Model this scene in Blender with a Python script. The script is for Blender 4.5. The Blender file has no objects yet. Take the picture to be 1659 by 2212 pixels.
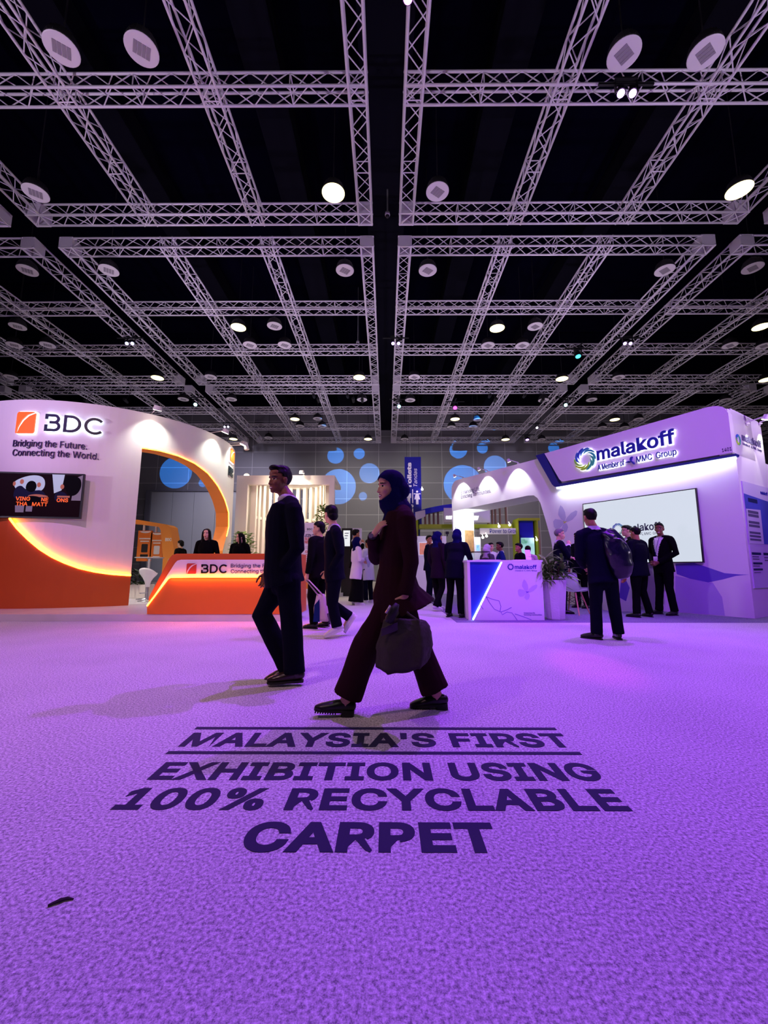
import bpy, bmesh, math, random
from mathutils import Vector, Matrix, noise
from mathutils.geometry import delaunay_2d_cdt

random.seed(7)
C = bpy.context.scene.collection
SC = bpy.context.scene
V = Vector
PI = math.pi

# ------------------------------------------------------------------ camera
F, HZ, CAMH = 897.0, 1228.0, 0.91           # focal length in pixels, horizon row, camera height
PITCH = math.atan((HZ - 1106.0) / F)
YAW = 4.5 / F
cam_data = bpy.data.cameras.new('camera')
cam_data.sensor_fit = 'HORIZONTAL'
cam_data.sensor_width = 36.0
cam_data.lens = 36.0 * F / 1659.0
cam_data.clip_end = 200
cam = bpy.data.objects.new('camera', cam_data)
C.objects.link(cam)
cam.location = (0, 0, CAMH)
cam.rotation_euler = (PI / 2 + PITCH, 0, YAW)
SC.camera = cam
CM = Matrix.Rotation(YAW, 3, 'Z') @ Matrix.Rotation(PI / 2 + PITCH, 3, 'X')
EYE = V((0, 0, CAMH))

SC.view_settings.view_transform = 'Standard'
SC.view_settings.look = 'None'
SC.view_settings.gamma = 1.0
SC.view_settings.use_curve_mapping = False
SC.view_settings.exposure = 0.0

# ------------------------------------------------------------------ world and the large lights
world = bpy.data.worlds.new('hall_air')
SC.world = world
world.use_nodes = True
world.node_tree.nodes['Background'].inputs[0].default_value = (0.05, 0.035, 0.10, 1)
world.node_tree.nodes['Background'].inputs[1].default_value = 0.22

PURPLE = (0.34, 0.040, 1.0)
VIOLET = (0.22, 0.012, 1.0)
PINKY = (1.0, 0.50, 0.70)
WARM = (1.0, 0.86, 0.62)
COOL = (0.86, 0.94, 1.0)


def spot(name, loc, target, power, color, angle=60, blend=0.6, radius=0.12, parent=None):
    d = bpy.data.lights.new(name, 'SPOT')
    d.energy = power
    d.color = color
    d.spot_size = math.radians(angle)
    d.spot_blend = blend
    d.shadow_soft_size = radius
    o = bpy.data.objects.new(name, d)
    C.objects.link(o)
    o.location = loc
    o.rotation_euler = (V(target) - V(loc)).to_track_quat('-Z', 'Y').to_euler()
    if parent:
        o.parent = parent
        o.matrix_parent_inverse = Matrix.Translation(-parent.location)
    return o


def area(name, loc, target, power, color, sx, sy, parent=None):
    d = bpy.data.lights.new(name, 'AREA')
    d.shape = 'RECTANGLE'
    d.size, d.size_y = sx, sy
    d.energy = power
    d.color = color
    o = bpy.data.objects.new(name, d)
    C.objects.link(o)
    o.location = loc
    o.rotation_euler = (V(target) - V(loc)).to_track_quat('-Z', 'Y').to_euler()
    if parent:
        o.parent = parent
        o.matrix_parent_inverse = Matrix.Translation(-parent.location)
    return o


# purple stage wash from the rig over and behind the camera
spot('wash_light_left', (-5.5, -1.5, 9.7), (-4.8, 6.2, 0), 1900, PINKY, 72, 0.8)  # unseen pink-white lamp, added to imitate the left stand's spill on the carpet
spot('wash_light_right', (6.5, -1.0, 9.7), (4.5, 6.8, 0), 950, PURPLE, 76, 0.7)
spot('wash_light_booth', (2.5, -2.0, 9.6), (5.6, 9.0, 2.4), 4300, PURPLE, 50, 0.8)
spot('wash_light_wall', (-9.5, -2.0, 9.6), (-9.6, 8.5, 3.0), 2300, PURPLE, 42, 0.9)
spot('wash_light_counter', (1.2, -2.2, 9.6), (1.7, 7.6, 0.7), 1900, VIOLET, 26, 0.9)
# unseen lilac fill lights added low and behind the stands to brighten the trusses
LILAC = (0.86, 0.70, 1.0)
for ux, uy, uz, tx, ty, en in ((-10.5, 3.5, 2.5, -1.5, 7.0, 1350), (10.5, 3.5, 2.5, 1.5, 7.0, 1350), (-8.0, 12.6, 3.8, -4.0, 14.5, 600), (6.2, 12.6, 3.6, 4.0, 14.5, 600),
                               (-2.6, 16.4, 3.6, -2.0, 19.0, 380), (2.6, 18.6, 3.2, 3.0, 21.0, 380), (-13.0, 17.0, 2.0, -11.0, 20.0, 500), (13.0, 17.0, 2.0, 11.0, 20.0, 500)):
    spot('uplight', (ux, uy, uz), (tx, ty, 10.2), en, LILAC, 125, 0.9, 0.15)
# unseen spots added at the far rig to brighten the back wall
for wx, wc, en in ((-10.5, (0.78, 0.72, 1.0), 1900), (-3, (1.0, 0.92, 0.92), 800), (3, (1.0, 0.94, 0.90), 800), (9, (0.8, 0.7, 1.0), 900)):
    spot('wall_fill', (wx, 21.5, 9.7), (wx, 30.2, 4.2), en, wc, 80, 0.9, 0.15)
# dim house lights, out of frame above and behind the camera
area('house_light_rear', (0, -3.0, 9.6), (0, 6.5, 0), 80, (1.0, 0.93, 0.82), 6, 2)


# ------------------------------------------------------------------ pixels of the photograph -> places in the hall
def ray(u, v):
    return (CM @ V(((u - 829.5) / F, (1106.0 - v) / F, -1.0))).normalized()


def PY(u, v, y):
    d = ray(u, v)
    return EYE + d * (y / d.y)


def PZ(u, v, z):
    d = ray(u, v)
    return EYE + d * ((z - CAMH) / d.z)


def tanv(v, u=834):
    d = ray(u, v)
    return d.z / d.y


class Plane:
    """a vertical plane: origin, reading direction X (unit, horizontal); normal N faces the reader"""
    def __init__(self, O, X):
        self.O = V(O)
        self.X = V(X).normalized()
        self.N = V((self.X.y, -self.X.x, 0))

    def uv(self, u, v, off=0.0):
        d = ray(u, v)
        o = self.O + self.N * off
        t = (o - EYE).dot(self.N) / d.dot(self.N)
        p = EYE + d * t
        return ((p - self.O).dot(self.X), p.z)

    def pt(self, s, z, d=0.0):
        p = self.O + self.X * s + self.N * d
        return V((p.x, p.y, z))

    def mp(self):
        return lambda s, z, d=0.0: self.pt(s, z, d)


class Drum:
    """a vertical cylinder seen from outside; s = arc length, 0 facing the camera axis (-Y)"""
    def __init__(self, cx, cy, R):
        self.cx, self.cy, self.R = cx, cy, R

    def uv(self, u, v, off=0.0):
        R = self.R + off
        d = ray(u, v)
        ox, oy = EYE.x - self.cx, EYE.y - self.cy
        a = d.x * d.x + d.y * d.y
        b = ox * d.x + oy * d.y
        c = ox * ox + oy * oy - R * R
        q = b * b - a * c
        t = (-b - math.sqrt(max(q, 0))) / a
        p = EYE + d * t
        ang = math.atan2(p.x - self.cx, self.cy - p.y)
        return (ang * self.R, p.z)

    def pt(self, s, z, d=0.0):
        a = s / self.R
        r = self.R + d
        return V((self.cx + r * math.sin(a), self.cy - r * math.cos(a), z))

    def mp(self):
        return lambda s, z, d=0.0: self.pt(s, z, d)


# ------------------------------------------------------------------ materials
def lin(h):
    h = h.lstrip('#')
    r = []
    for i in (0, 2, 4):
        c = int(h[i:i + 2], 16) / 255.0
        r.append(c / 12.92 if c <= 0.04045 else ((c + 0.055) / 1.055) ** 2.4)
    return (r[0], r[1], r[2], 1.0)


MATS = {}


def mat(name, col, rough=0.6, metal=0.0, emit=0.0, ecol=None, bump=0.0, bscale=60.0, var=0.0, spec=None, sheen=0.0):
    if name in MATS:
        return MATS[name]
    m = bpy.data.materials.new(name)
    m.use_nodes = True
    nt = m.node_tree
    b = nt.nodes['Principled BSDF']
    c = lin(col)
    b.inputs['Base Color'].default_value = c
    b.inputs['Roughness'].default_value = rough
    b.inputs['Metallic'].default_value = metal
    if spec is not None:
        b.inputs['Specular IOR Level'].default_value = spec
    if sheen:
        b.inputs['Sheen Weight'].default_value = sheen
    if emit:
        b.inputs['Emission Color'].default_value = lin(ecol or col)
        b.inputs['Emission Strength'].default_value = emit
    if bump or var:
        tc = nt.nodes.new('ShaderNodeTexCoord')
        n = nt.nodes.new('ShaderNodeTexNoise')
        n.inputs['Scale'].default_value = bscale
        n.inputs['Detail'].default_value = 3
        nt.links.new(tc.outputs['Object'], n.inputs['Vector'])
        if bump:
            bp = nt.nodes.new('ShaderNodeBump')
            bp.inputs['Strength'].default_value = bump
            bp.inputs['Distance'].default_value = 0.01
            nt.links.new(n.outputs['Fac'], bp.inputs['Height'])
            nt.links.new(bp.outputs['Normal'], b.inputs['Normal'])
        if var:
            mx = nt.nodes.new('ShaderNodeMix')
            mx.data_type = 'RGBA'
            mx.inputs['A'].default_value = tuple(x * (1 - var) for x in c[:3]) + (1,)
            mx.inputs['B'].default_value = tuple(min(1, x * (1 + var)) for x in c[:3]) + (1,)
            nt.links.new(n.outputs['Fac'], mx.inputs['Factor'])
            nt.links.new(mx.outputs['Result'], b.inputs['Base Color'])
    MATS[name] = m
    return m


def carpet_mat(name, dark, light, scale=220.0):
    m = bpy.data.materials.new(name)
    m.use_nodes = True
    nt = m.node_tree
    b = nt.nodes['Principled BSDF']
    b.inputs['Roughness'].default_value = 1.0
    b.inputs['Specular IOR Level'].default_value = 0.05
    tc = nt.nodes.new('ShaderNodeTexCoord')
    n1 = nt.nodes.new('ShaderNodeTexNoise')
    n1.inputs['Scale'].default_value = scale * 1.15
    n1.inputs['Detail'].default_value = 5
    n1.inputs['Roughness'].default_value = 0.75
    n2 = nt.nodes.new('ShaderNodeTexNoise')
    n2.inputs['Scale'].default_value = scale * 0.42
    n2.inputs['Detail'].default_value = 4
    n3 = nt.nodes.new('ShaderNodeTexNoise')
    n3.inputs['Scale'].default_value = 1.3
    n3.inputs['Detail'].default_value = 2
    for n in (n1, n2, n3):
        nt.links.new(tc.outputs['Object'], n.inputs['Vector'])
    a1 = nt.nodes.new('ShaderNodeMath'); a1.operation = 'ADD'
    nt.links.new(n1.outputs['Fac'], a1.inputs[0]); nt.links.new(n2.outputs['Fac'], a1.inputs[1])
    a2 = nt.nodes.new('ShaderNodeMath'); a2.operation = 'MULTIPLY_ADD'
    nt.links.new(n3.outputs['Fac'], a2.inputs[0]); a2.inputs[1].default_value = 0.10
    nt.links.new(a1.outputs[0], a2.inputs[2])
    r = nt.nodes.new('ShaderNodeMapRange')
    r.inputs['From Min'].default_value = 0.83
    r.inputs['From Max'].default_value = 1.27
    nt.links.new(a2.outputs[0], r.inputs['Value'])
    mx = nt.nodes.new('ShaderNodeMix'); mx.data_type = 'RGBA'
    mx.inputs['A'].default_value = lin(dark)
    mx.inputs['B'].default_value = lin(light)
    nt.links.new(r.outputs['Result'], mx.inputs['Factor'])
    nt.links.new(mx.outputs['Result'], b.inputs['Base Color'])
    bp = nt.nodes.new('ShaderNodeBump')
    bp.inputs['Strength'].default_value = 0.25
    bp.inputs['Distance'].default_value = 0.003
    nt.links.new(n1.outputs['Fac'], bp.inputs['Height'])
    nt.links.new(bp.outputs['Normal'], b.inputs['Normal'])
    return m


def panel_wall_mat(name, col, line, w, h):
    m = bpy.data.materials.new(name)
    m.use_nodes = True
    nt = m.node_tree
    b = nt.nodes['Principled BSDF']
    b.inputs['Roughness'].default_value = 0.45
    tc = nt.nodes.new('ShaderNodeTexCoord')
    sp = nt.nodes.new('ShaderNodeSeparateXYZ')
    nt.links.new(tc.outputs['Object'], sp.inputs[0])
    cb = nt.nodes.new('ShaderNodeCombineXYZ')
    nt.links.new(sp.outputs['X'], cb.inputs['X']); nt.links.new(sp.outputs['Z'], cb.inputs['Y'])
    br = nt.nodes.new('ShaderNodeTexBrick')
    br.offset = 0.0
    br.inputs['Scale'].default_value = 1.0
    br.inputs['Brick Width'].default_value = w
    br.inputs['Row Height'].default_value = h
    br.inputs['Mortar Size'].default_value = 0.022
    br.inputs['Color1'].default_value = lin(col)
    br.inputs['Color2'].default_value = tuple(c * 0.93 for c in lin(col)[:3]) + (1,)
    br.inputs['Mortar'].default_value = lin(line)
    nt.links.new(cb.outputs[0], br.inputs['Vector'])
    nt.links.new(br.outputs['Color'], b.inputs['Base Color'])
    return m


# ------------------------------------------------------------------ mesh helpers
def link(name, me, mats, parent=None, smooth=False):
    for m in (mats if isinstance(mats, (list, tuple)) else [mats]):
        me.materials.append(m)
    if smooth:
        for p in me.polygons:
            p.use_smooth = True
    o = bpy.data.objects.new(name, me)
    C.objects.link(o)
    if parent is not None:
        o.parent = parent
        inv = Matrix.Translation(-parent.location) if parent.type == 'EMPTY' else Matrix.Identity(4)
        o.matrix_parent_inverse = inv
    return o


def mk(name, bm, mats, parent=None, smooth=False, recalc=True):
    if recalc:
        bmesh.ops.recalc_face_normals(bm, faces=bm.faces)
    me = bpy.data.meshes.new(name)
    bm.to_mesh(me)
    bm.free()
    return link(name, me, mats, parent, smooth)


def tag(o, label, cat, group=None, kind=None):
    o['label'] = label
    if cat:
        o['category'] = cat
    if group:
        o['group'] = group
    if kind:
        o['kind'] = kind
    return o


def thing(name, loc, label, cat, group=None):
    o = bpy.data.objects.new(name, None)
    C.objects.link(o)
    o.location = loc
    o.empty_display_size = 0.2
    return tag(o, label, cat, group)


def structure(o, label=None):
    o['kind'] = 'structure'
    o['label'] = label or o.name
    o['category'] = o.name.split('_')[0]
    return o


def dup(root, loc, label=None, group=None):
    """a copy of a thing with copies of its parts and sub-parts"""
    r = root.copy()
    C.objects.link(r)
    delta = V(loc) - root.location
    r.location = loc
    if label:
        r['label'] = label
    if group:
        r['group'] = group
    for ch in list(root.children):
        c = ch.copy()
        C.objects.link(c)
        c.parent = r
        c.matrix_parent_inverse = ch.matrix_parent_inverse.copy()
        for g in ch.children:
            d = g.copy()
            C.objects.link(d)
            d.parent = c
            d.matrix_parent_inverse = g.matrix_parent_inverse.copy()
    return r


def box(bm, a, b, mtx=None, bev=0.0):
    """axis box between corners a and b"""
    a, b = V(a), V(b)
    vs = [bm.verts.new((x, y, z)) for z in (a.z, b.z) for y in (a.y, b.y) for x in (a.x, b.x)]
    q = [(0, 1, 3, 2), (4, 6, 7, 5), (0, 4, 5, 1), (2, 3, 7, 6), (0, 2, 6, 4), (1, 5, 7, 3)]
    fs = [bm.faces.new([vs[i] for i in f]) for f in q]
    if bev:
        es = list({e for f in fs for e in f.edges})
        r = bmesh.ops.bevel(bm, geom=es, offset=bev, segments=2, affect='EDGES', profile=0.6)
        vs = list({v for f in r['faces'] for v in f.verts} | {v for v in vs if v.is_valid})
    if mtx is not None:
        for v in vs:
            v.co = mtx @ v.co
    return vs


def cyl(bm, p0, p1, r0, r1=None, seg=10, cap=True):
    p0, p1 = V(p0), V(p1)
    r1 = r0 if r1 is None else r1
    t = (p1 - p0).normalized()
    a = t.orthogonal().normalized()
    b = t.cross(a)
    A, B = [], []
    for i in range(seg):
        th = 2 * PI * i / seg
        d = a * math.cos(th) + b * math.sin(th)
        A.append(bm.verts.new(p0 + d * r0))
        B.append(bm.verts.new(p1 + d * r1))
    for i in range(seg):
        j = (i + 1) % seg
        bm.faces.new((A[i], A[j], B[j], B[i]))
    if cap:
        bm.faces.new(A[::-1])
        bm.faces.new(B)


def pipe(bm, pts, r, seg=8):
    """a bent pipe through points"""
    pts = [V(p) for p in pts]
    rings = []
    ref = None
    for i, p in enumerate(pts):
        t = (pts[min(i + 1, len(pts) - 1)] - pts[max(i - 1, 0)]).normalized()
        if ref is None:
            ref = t.orthogonal().normalized()
        a = (ref - t * ref.dot(t)).normalized()
        ref = a
        b = t.cross(a)
        rr = r[i] if isinstance(r, (list, tuple)) else r
        rings.append([bm.verts.new(p + (a * math.cos(2 * PI * k / seg) + b * math.sin(2 * PI * k / seg)) * rr) for k in range(seg)])
    for R0, R1 in zip(rings, rings[1:]):
        for k in range(seg):
            j = (k + 1) % seg
            bm.faces.new((R0[k], R0[j], R1[j], R1[k]))
    bm.faces.new(rings[0][::-1])
    bm.faces.new(rings[-1])


def lathe(bm, prof, center, seg=24, axis='Z'):
    """prof: list of (r, h) from bottom to top around a vertical axis"""
    c = V(center)
    rings = []
    for r, h in prof:
        if r < 1e-5:
            rings.append([bm.verts.new(c + V((0, 0, h)))])
        else:
            rings.append([bm.verts.new(c + V((r * math.cos(2 * PI * k / seg), r * math.sin(2 * PI * k / seg), h))) for k in range(seg)])
    for A, B in zip(rings, rings[1:]):
        for k in range(seg):
            j = (k + 1) % seg
            if len(A) == 1 and len(B) == 1:
                continue
            if len(A) == 1:
                bm.faces.new((A[0], B[j], B[k]))
            elif len(B) == 1:
                bm.faces.new((A[k], A[j], B[0]))
            else:
                bm.faces.new((A[k], A[j], B[j], B[k]))
    if len(rings[0]) > 1:
        bm.faces.new(rings[0][::-1])
    if len(rings[-1]) > 1:
        bm.faces.new(rings[-1])


def ell(bm, c, r, mtx=None, nu=16, nv=10):
    """ellipsoid"""
    c = V(c)
    rings = []
    for i in range(nv + 1):
        ph = -PI / 2 + PI * i / nv
        if i in (0, nv):
            p = V((0, 0, r[2] * math.sin(ph)))
            rings.append([bm.verts.new(p)])
        else:
            rings.append([bm.verts.new((r[0] * math.cos(ph) * math.cos(2 * PI * k / nu), r[1] * math.cos(ph) * math.sin(2 * PI * k / nu), r[2] * math.sin(ph))) for k in range(nu)])
    for R in rings:
        for v in R:
            v.co = (mtx @ v.co if mtx is not None else v.co) + c
    for A, B in zip(rings, rings[1:]):
        for k in range(nu):
            j = (k + 1) % nu
            if len(A) == 1:
                bm.faces.new((A[0], B[j], B[k]))
            elif len(B) == 1:
                bm.faces.new((A[k], A[j], B[0]))
            else:
                bm.faces.new((A[k], A[j], B[j], B[k]))


def inside(p, poly):
    x, y = p
    r = False
    n = len(poly)
    for i in range(n):
        x0, y0 = poly[i]
        x1, y1 = poly[(i + 1) % n]
        if (y0 > y) != (y1 > y) and x < (x1 - x0) * (y - y0) / (y1 - y0) + x0:
            r = not r
    return r


def slab(bm, outer, f, d0, d1, holes=(), step=None):
    """polygon (s,z) with holes, between offsets d0 (back) and d1 (front) of the mapping f(s,z,d)"""
    vs, es = [], []

    def loop(pl):
        if step:
            q = []
            for i in range(len(pl)):
                a, b = V(pl[i]), V(pl[(i + 1) % len(pl)])
                n = max(1, int((b - a).length / step))
                for k in range(n):
                    q.append(tuple(a.lerp(b, k / n)))
            pl = q
        i0 = len(vs)
        for p in pl:
            vs.append(V((p[0], p[1])))
        n = len(pl)
        for i in range(n):
            es.append((i0 + i, i0 + (i + 1) % n))
        return pl
    outer = loop(list(outer))
    holes = [loop(list(h)) for h in holes]
    if step:
        x0 = min(p[0] for p in outer); x1 = max(p[0] for p in outer)
        y0 = min(p[1] for p in outer); y1 = max(p[1] for p in outer)
        nx, ny = int((x1 - x0) / step), max(1, int((y1 - y0) / step))
        for i in range(1, nx):
            for j in range(1, ny):
                p = (x0 + (x1 - x0) * i / nx, y0 + (y1 - y0) * j / ny)
                if inside(p, outer) and not any(inside(p, h) for h in holes):
                    vs.append(V(p))
    co, _, fc, _, _, _ = delaunay_2d_cdt(vs, es, [], 0, 1e-5)
    keep = []
    for t in fc:
        c = (sum(co[i].x for i in t) / 3, sum(co[i].y for i in t) / 3)
        if inside(c, outer) and not any(inside(c, h) for h in holes):
            keep.append(t)
    A = [bm.verts.new(f(p.x, p.y, d1)) for p in co]
    B = [bm.verts.new(f(p.x, p.y, d0)) for p in co]
    cnt = {}
    for t in keep:
        bm.faces.new([A[i] for i in t])
        bm.faces.new([B[i] for i in reversed(t)])
        for i in range(3):
            e = (t[i], t[(i + 1) % 3])
            cnt[frozenset(e)] = None if frozenset(e) in cnt else e
    for e in cnt.values():
        if e:
            bm.faces.new((A[e[0]], B[e[0]], B[e[1]], A[e[1]]))
    bmesh.ops.delete(bm, geom=[v for v in A + B if not v.link_faces], context='VERTS')


def ribbon(pts, t, closed=False):
    """outline polygon of a stroke of thickness t through 2-D points"""
    pts = [V(p) for p in pts]
    n = len(pts)
    L, R = [], []
    for i, p in enumerate(pts):
        a = pts[i - 1] if (i > 0 or closed) else p
        b = pts[(i + 1) % n] if (i < n - 1 or closed) else p
        d = (b - a).normalized()
        nn = V((-d.y, d.x))
        tt = t[i] if isinstance(t, (list, tuple)) else t
        L.append(tuple(p + nn * tt / 2))
        R.append(tuple(p - nn * tt / 2))
    return L, R


def stroke(bm, pts, t, f, d0, d1, step=None):
    L, R = ribbon(pts, t)
    slab(bm, L + R[::-1], f, d0, d1, step=step)


def arc(cx, cy, rx, ry, a0, a1, n=14):
    return [(cx + rx * math.cos(math.radians(a0 + (a1 - a0) * i / n)), cy + ry * math.sin(math.radians(a0 + (a1 - a0) * i / n))) for i in range(n + 1)]


def rrect(x0, y0, x1, y1, r, n=5):
    return arc(x1 - r, y1 - r, r, r, 0, 90, n) + arc(x0 + r, y1 - r, r, r, 90, 180, n) + arc(x0 + r, y0 + r, r, r, 180, 270, n) + arc(x1 - r, y0 + r, r, r, 270, 360, n)


def frame_map(O, X, Y):
    """flat mapping with arbitrary axes"""
    O, X, Y = V(O), V(X), V(Y)
    N = X.cross(Y).normalized()
    return lambda s, z, d: O + X * s + Y * z + N * d


FONT = None
try:        # the sans-serif face that ships inside Blender itself; the built-in face is used when it is absent
    import os
    FONT = bpy.data.fonts.load(os.path.join(bpy.utils.system_resource('DATAFILES'), 'fonts', 'Inter.woff2'))
except Exception:
    FONT = None


def text_bm(s, bold=0.0, shear=0.0, spacing=1.0):
    """flat letters thickened outwards by bold (em); z = 1 on the face, 0 on the back rim"""
    cu = bpy.data.curves.new('t', 'FONT')
    cu.body = s
    cu.size = 1
    if FONT:
        cu.font = FONT
    cu.shear = shear
    cu.space_character = spacing
    cu.resolution_u = 4
    o = bpy.data.objects.new('t', cu)
    C.objects.link(o)
    dg = bpy.context.evaluated_depsgraph_get()
    me = bpy.data.meshes.new_from_object(o.evaluated_get(dg))
    bm = bmesh.new()
    bm.from_mesh(me)
    bpy.data.objects.remove(o)
    bpy.data.curves.remove(cu)
    bpy.data.meshes.remove(me)
    bmesh.ops.remove_doubles(bm, verts=bm.verts, dist=1e-4)
    for v in bm.verts:
        v.co.z = 1.0
    edges = [e for e in bm.edges if len(e.link_faces) == 1]
    nrm = {}
    info = []
    for e in edges:
        f = e.link_faces[0]
        p, q = e.verts
        t = (q.co - p.co)
        n = V((t.y, -t.x, 0))
        if n.length < 1e-9:
            continue
        n.normalize()
        if (f.calc_center_median() - p.co).dot(n) > 0:
            n = -n
        info.append((p, q, n))
        nrm.setdefault(p, []).append(n)
        nrm.setdefault(q, []).append(n)
    rim = {}
    for v, ns in nrm.items():
        m = sum(ns, V((0, 0, 0)))
        if m.length < 1e-6:
            m = ns[0].copy()
        m.normalize()
        k = max(0.45, m.dot(ns[0]))
        rim[v] = v.co + m * (bold / k)
    pts, idx, fcs = [], {}, []

    def vid(c):
        key = (round(c.x, 5), round(c.y, 5))
        if key not in idx:
            idx[key] = len(pts)
            pts.append(V(key))
        return idx[key]

    def addf(cs):
        f = []
        for c in cs:
            i = vid(c)
            if i not in f:
                f.append(i)
        if len(f) < 3:
            return
        ar = sum(pts[f[i]].x * pts[f[(i + 1) % len(f)]].y - pts[f[(i + 1) % len(f)]].x * pts[f[i]].y for i in range(len(f)))
        if abs(ar) > 1e-7:
            fcs.append(f if ar > 0 else f[::-1])
    for f in bm.faces:
        addf([v.co for v in f.verts])
    if bold:
        for p, q, n in info:
            a, b, c, d = p.co, q.co, rim[q], rim[p]
            addf((a, b, c))
            addf((a, c, d))
    bm.free()
    eds = list({tuple(sorted((f[i], f[(i + 1) % len(f)]))) for f in fcs for i in range(len(f))})
    co, _, fo, _, _, _ = delaunay_2d_cdt(pts, eds, [], 0, 1e-6)
    bins = {}
    for f in fcs:
        xs = [pts[i].x for i in f]
        for k in range(int(min(xs) // 0.06), int(max(xs) // 0.06) + 1):
            bins.setdefault(k, []).append([(pts[i].x, pts[i].y) for i in f])

    def covered(x, y):
        for pl in bins.get(int(x // 0.06), ()):
            n = len(pl)
            if all((pl[(i + 1) % n][0] - pl[i][0]) * (y - pl[i][1]) - (pl[(i + 1) % n][1] - pl[i][1]) * (x - pl[i][0]) >= -1e-9 for i in range(n)):
                return True
        return False
    bm = bmesh.new()
    top = [bm.verts.new((p.x, p.y, 1.0)) for p in co]
    cnt = {}
    for t in fo:
        if not covered(sum(co[i].x for i in t) / len(t), sum(co[i].y for i in t) / len(t)):
            continue
        try:
            bm.faces.new([top[i] for i in t])
        except ValueError:
            continue
        for i in range(len(t)):
            e = (t[i], t[(i + 1) % len(t)])
            cnt[frozenset(e)] = None if frozenset(e) in cnt else e
    low = {}
    for e in cnt.values():
        if e:
            for i in e:
                if i not in low:
                    low[i] = bm.verts.new((co[i].x, co[i].y, 0.0))
            bm.faces.new((top[e[1]], top[e[0]], low[e[0]], low[e[1]]))
    bmesh.ops.delete(bm, geom=[v for v in top if not v.link_faces], context='VERTS')
    return bm


_CAP = []


def cap_height():
    if not _CAP:
        bm = text_bm('H')
        ys = [v.co.y for v in bm.verts]
        bm.free()
        _CAP.append(max(ys) - min(ys))
        print('CAP', _CAP)
    return _CAP[0]


def text(name, s, f, x0, x1, z0, h, m, parent, bold=0.0, depth=0.004, d=0.002, shear=0.0, spacing=1.0):
    """letters with capital height h, baseline z0, from x0 to x1 (x1 None: natural width), on the mapping f"""
    bm = text_bm(s, bold, shear, spacing)
    cap = cap_height()
    xs = [v.co.x for v in bm.verts]
    a, b = min(xs), max(xs)
    k = h / (cap + 2 * bold)
    kx = k if x1 is None else (x1 - x0) / (b - a)
    for v in bm.verts:
        v.co = f(x0 + (v.co.x - a) * kx, z0 + (v.co.y + bold) * k, d + depth * v.co.z)
    return mk(name, bm, m, parent, recalc=False)


def subd(bm, n=1):
    bmesh.ops.subdivide_edges(bm, edges=bm.edges[:], cuts=n, use_grid_fill=True)
# ================================================================== THE HALL
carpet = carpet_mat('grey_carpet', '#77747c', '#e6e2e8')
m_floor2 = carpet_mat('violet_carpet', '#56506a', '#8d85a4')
m_ceil = mat('black_ceiling', '#050412', 0.9, var=0.3, bscale=2, spec=0.0)
m_duct = mat('dark_duct', '#0a0914', 0.8, spec=0.05)
m_darkwall = mat('dark_side_wall', '#4a4a50', 0.7)
m_backwall = panel_wall_mat('grey_wall_panels', '#84828a', '#b9b6bd', 2.36, 1.19)
m_ink = mat('navy_print', '#140a3c', 0.85, var=0.25, bscale=300)

bm = bmesh.new()
box(bm, (-32, -8, -0.1), (32, 31, 0))
structure(mk('floor', bm, carpet), 'grey flecked exhibition carpet')
bm = bmesh.new()
box(bm, (-32, -8, 13.0), (32, 31, 13.2))
structure(mk('ceiling', bm, m_ceil), 'black hall ceiling')
WALLY = 30.2
bm = bmesh.new()
box(bm, (-32, 0, 0), (32, 0.3, 13))
w = structure(mk('wall_back', bm, m_backwall), 'grey panelled back wall of the hall')
w.location = (-0.55, WALLY, 0.05)
for sx, nm in ((-32.3, 'wall_left'), (32.0, 'wall_right')):
    bm = bmesh.new()
    box(bm, (sx, -8, 0), (sx + 0.3, 31, 13))
    structure(mk(nm, bm, m_darkwall), 'dark side wall of the hall')
# dark girder and ducts under the ceiling
bm = bmesh.new()
box(bm, (-0.55, -6, 11.2), (0.55, 30.1, 12.99))
tag(mk('ceiling_girder', bm, m_duct), 'dark boxed girder over the gap between the truss grids', 'girder')
for i, x in enumerate((-2.85, 2.85, -7.15, 7.15)):
    bm = bmesh.new()
    box(bm, (x - 0.42, -6, 12.3), (x + 0.42, 29.5, 12.99), bev=0.05)
    tag(mk('air_duct', bm, m_duct), 'dark air duct on the ceiling, %s of the central girder' % ('first to the left', 'first to the right', 'second to the left', 'second to the right')[i], 'duct', 'ceiling ducts')

# tall operable doors in the back wall
m_doorp = mat('door_panel_grey', '#b4b8c0', 0.3, 0.0)
m_frame = mat('door_recess', '#6e6d7c', 0.6)
bm = bmesh.new()
a0, a1 = PY(328, 1062, WALLY - 0.1), PY(560, 1062, WALLY - 0.1)
dt = a0.z
box(bm, (a0.x - 0.35, WALLY - 0.25, 0.01), (a0.x, WALLY - 0.002, dt + 0.1))
box(bm, (a1.x, WALLY - 0.25, 0.01), (a1.x + 0.35, WALLY - 0.002, dt + 0.1))
box(bm, (a0.x, WALLY - 0.25, dt), (a1.x, WALLY - 0.002, dt + 0.1))
dr = structure(mk('door_1', bm, m_frame), 'recessed frame of the tall sliding doors')
n = 5
for i in range(n):
    xa = a0.x + (a1.x - a0.x) * i / n
    xb = a0.x + (a1.x - a0.x) * (i + 1) / n
    bm = bmesh.new()
    box(bm, (xa + 0.012, WALLY - 0.12, 0.02), (xb - 0.012, WALLY - 0.004, dt - 0.02))
    mk('door_panel', bm, m_doorp, dr)

# ------------------------------------------------------------------ printed lettering on the carpet
ftext = thing('floor_lettering', PZ(800, 1700, 0), 'dark navy capitals printed on the carpet in four centred lines', 'floor sign')


def fmap(yb):
    return lambda s, z, d: V((s, yb + z, 0.0006 + d))


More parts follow.
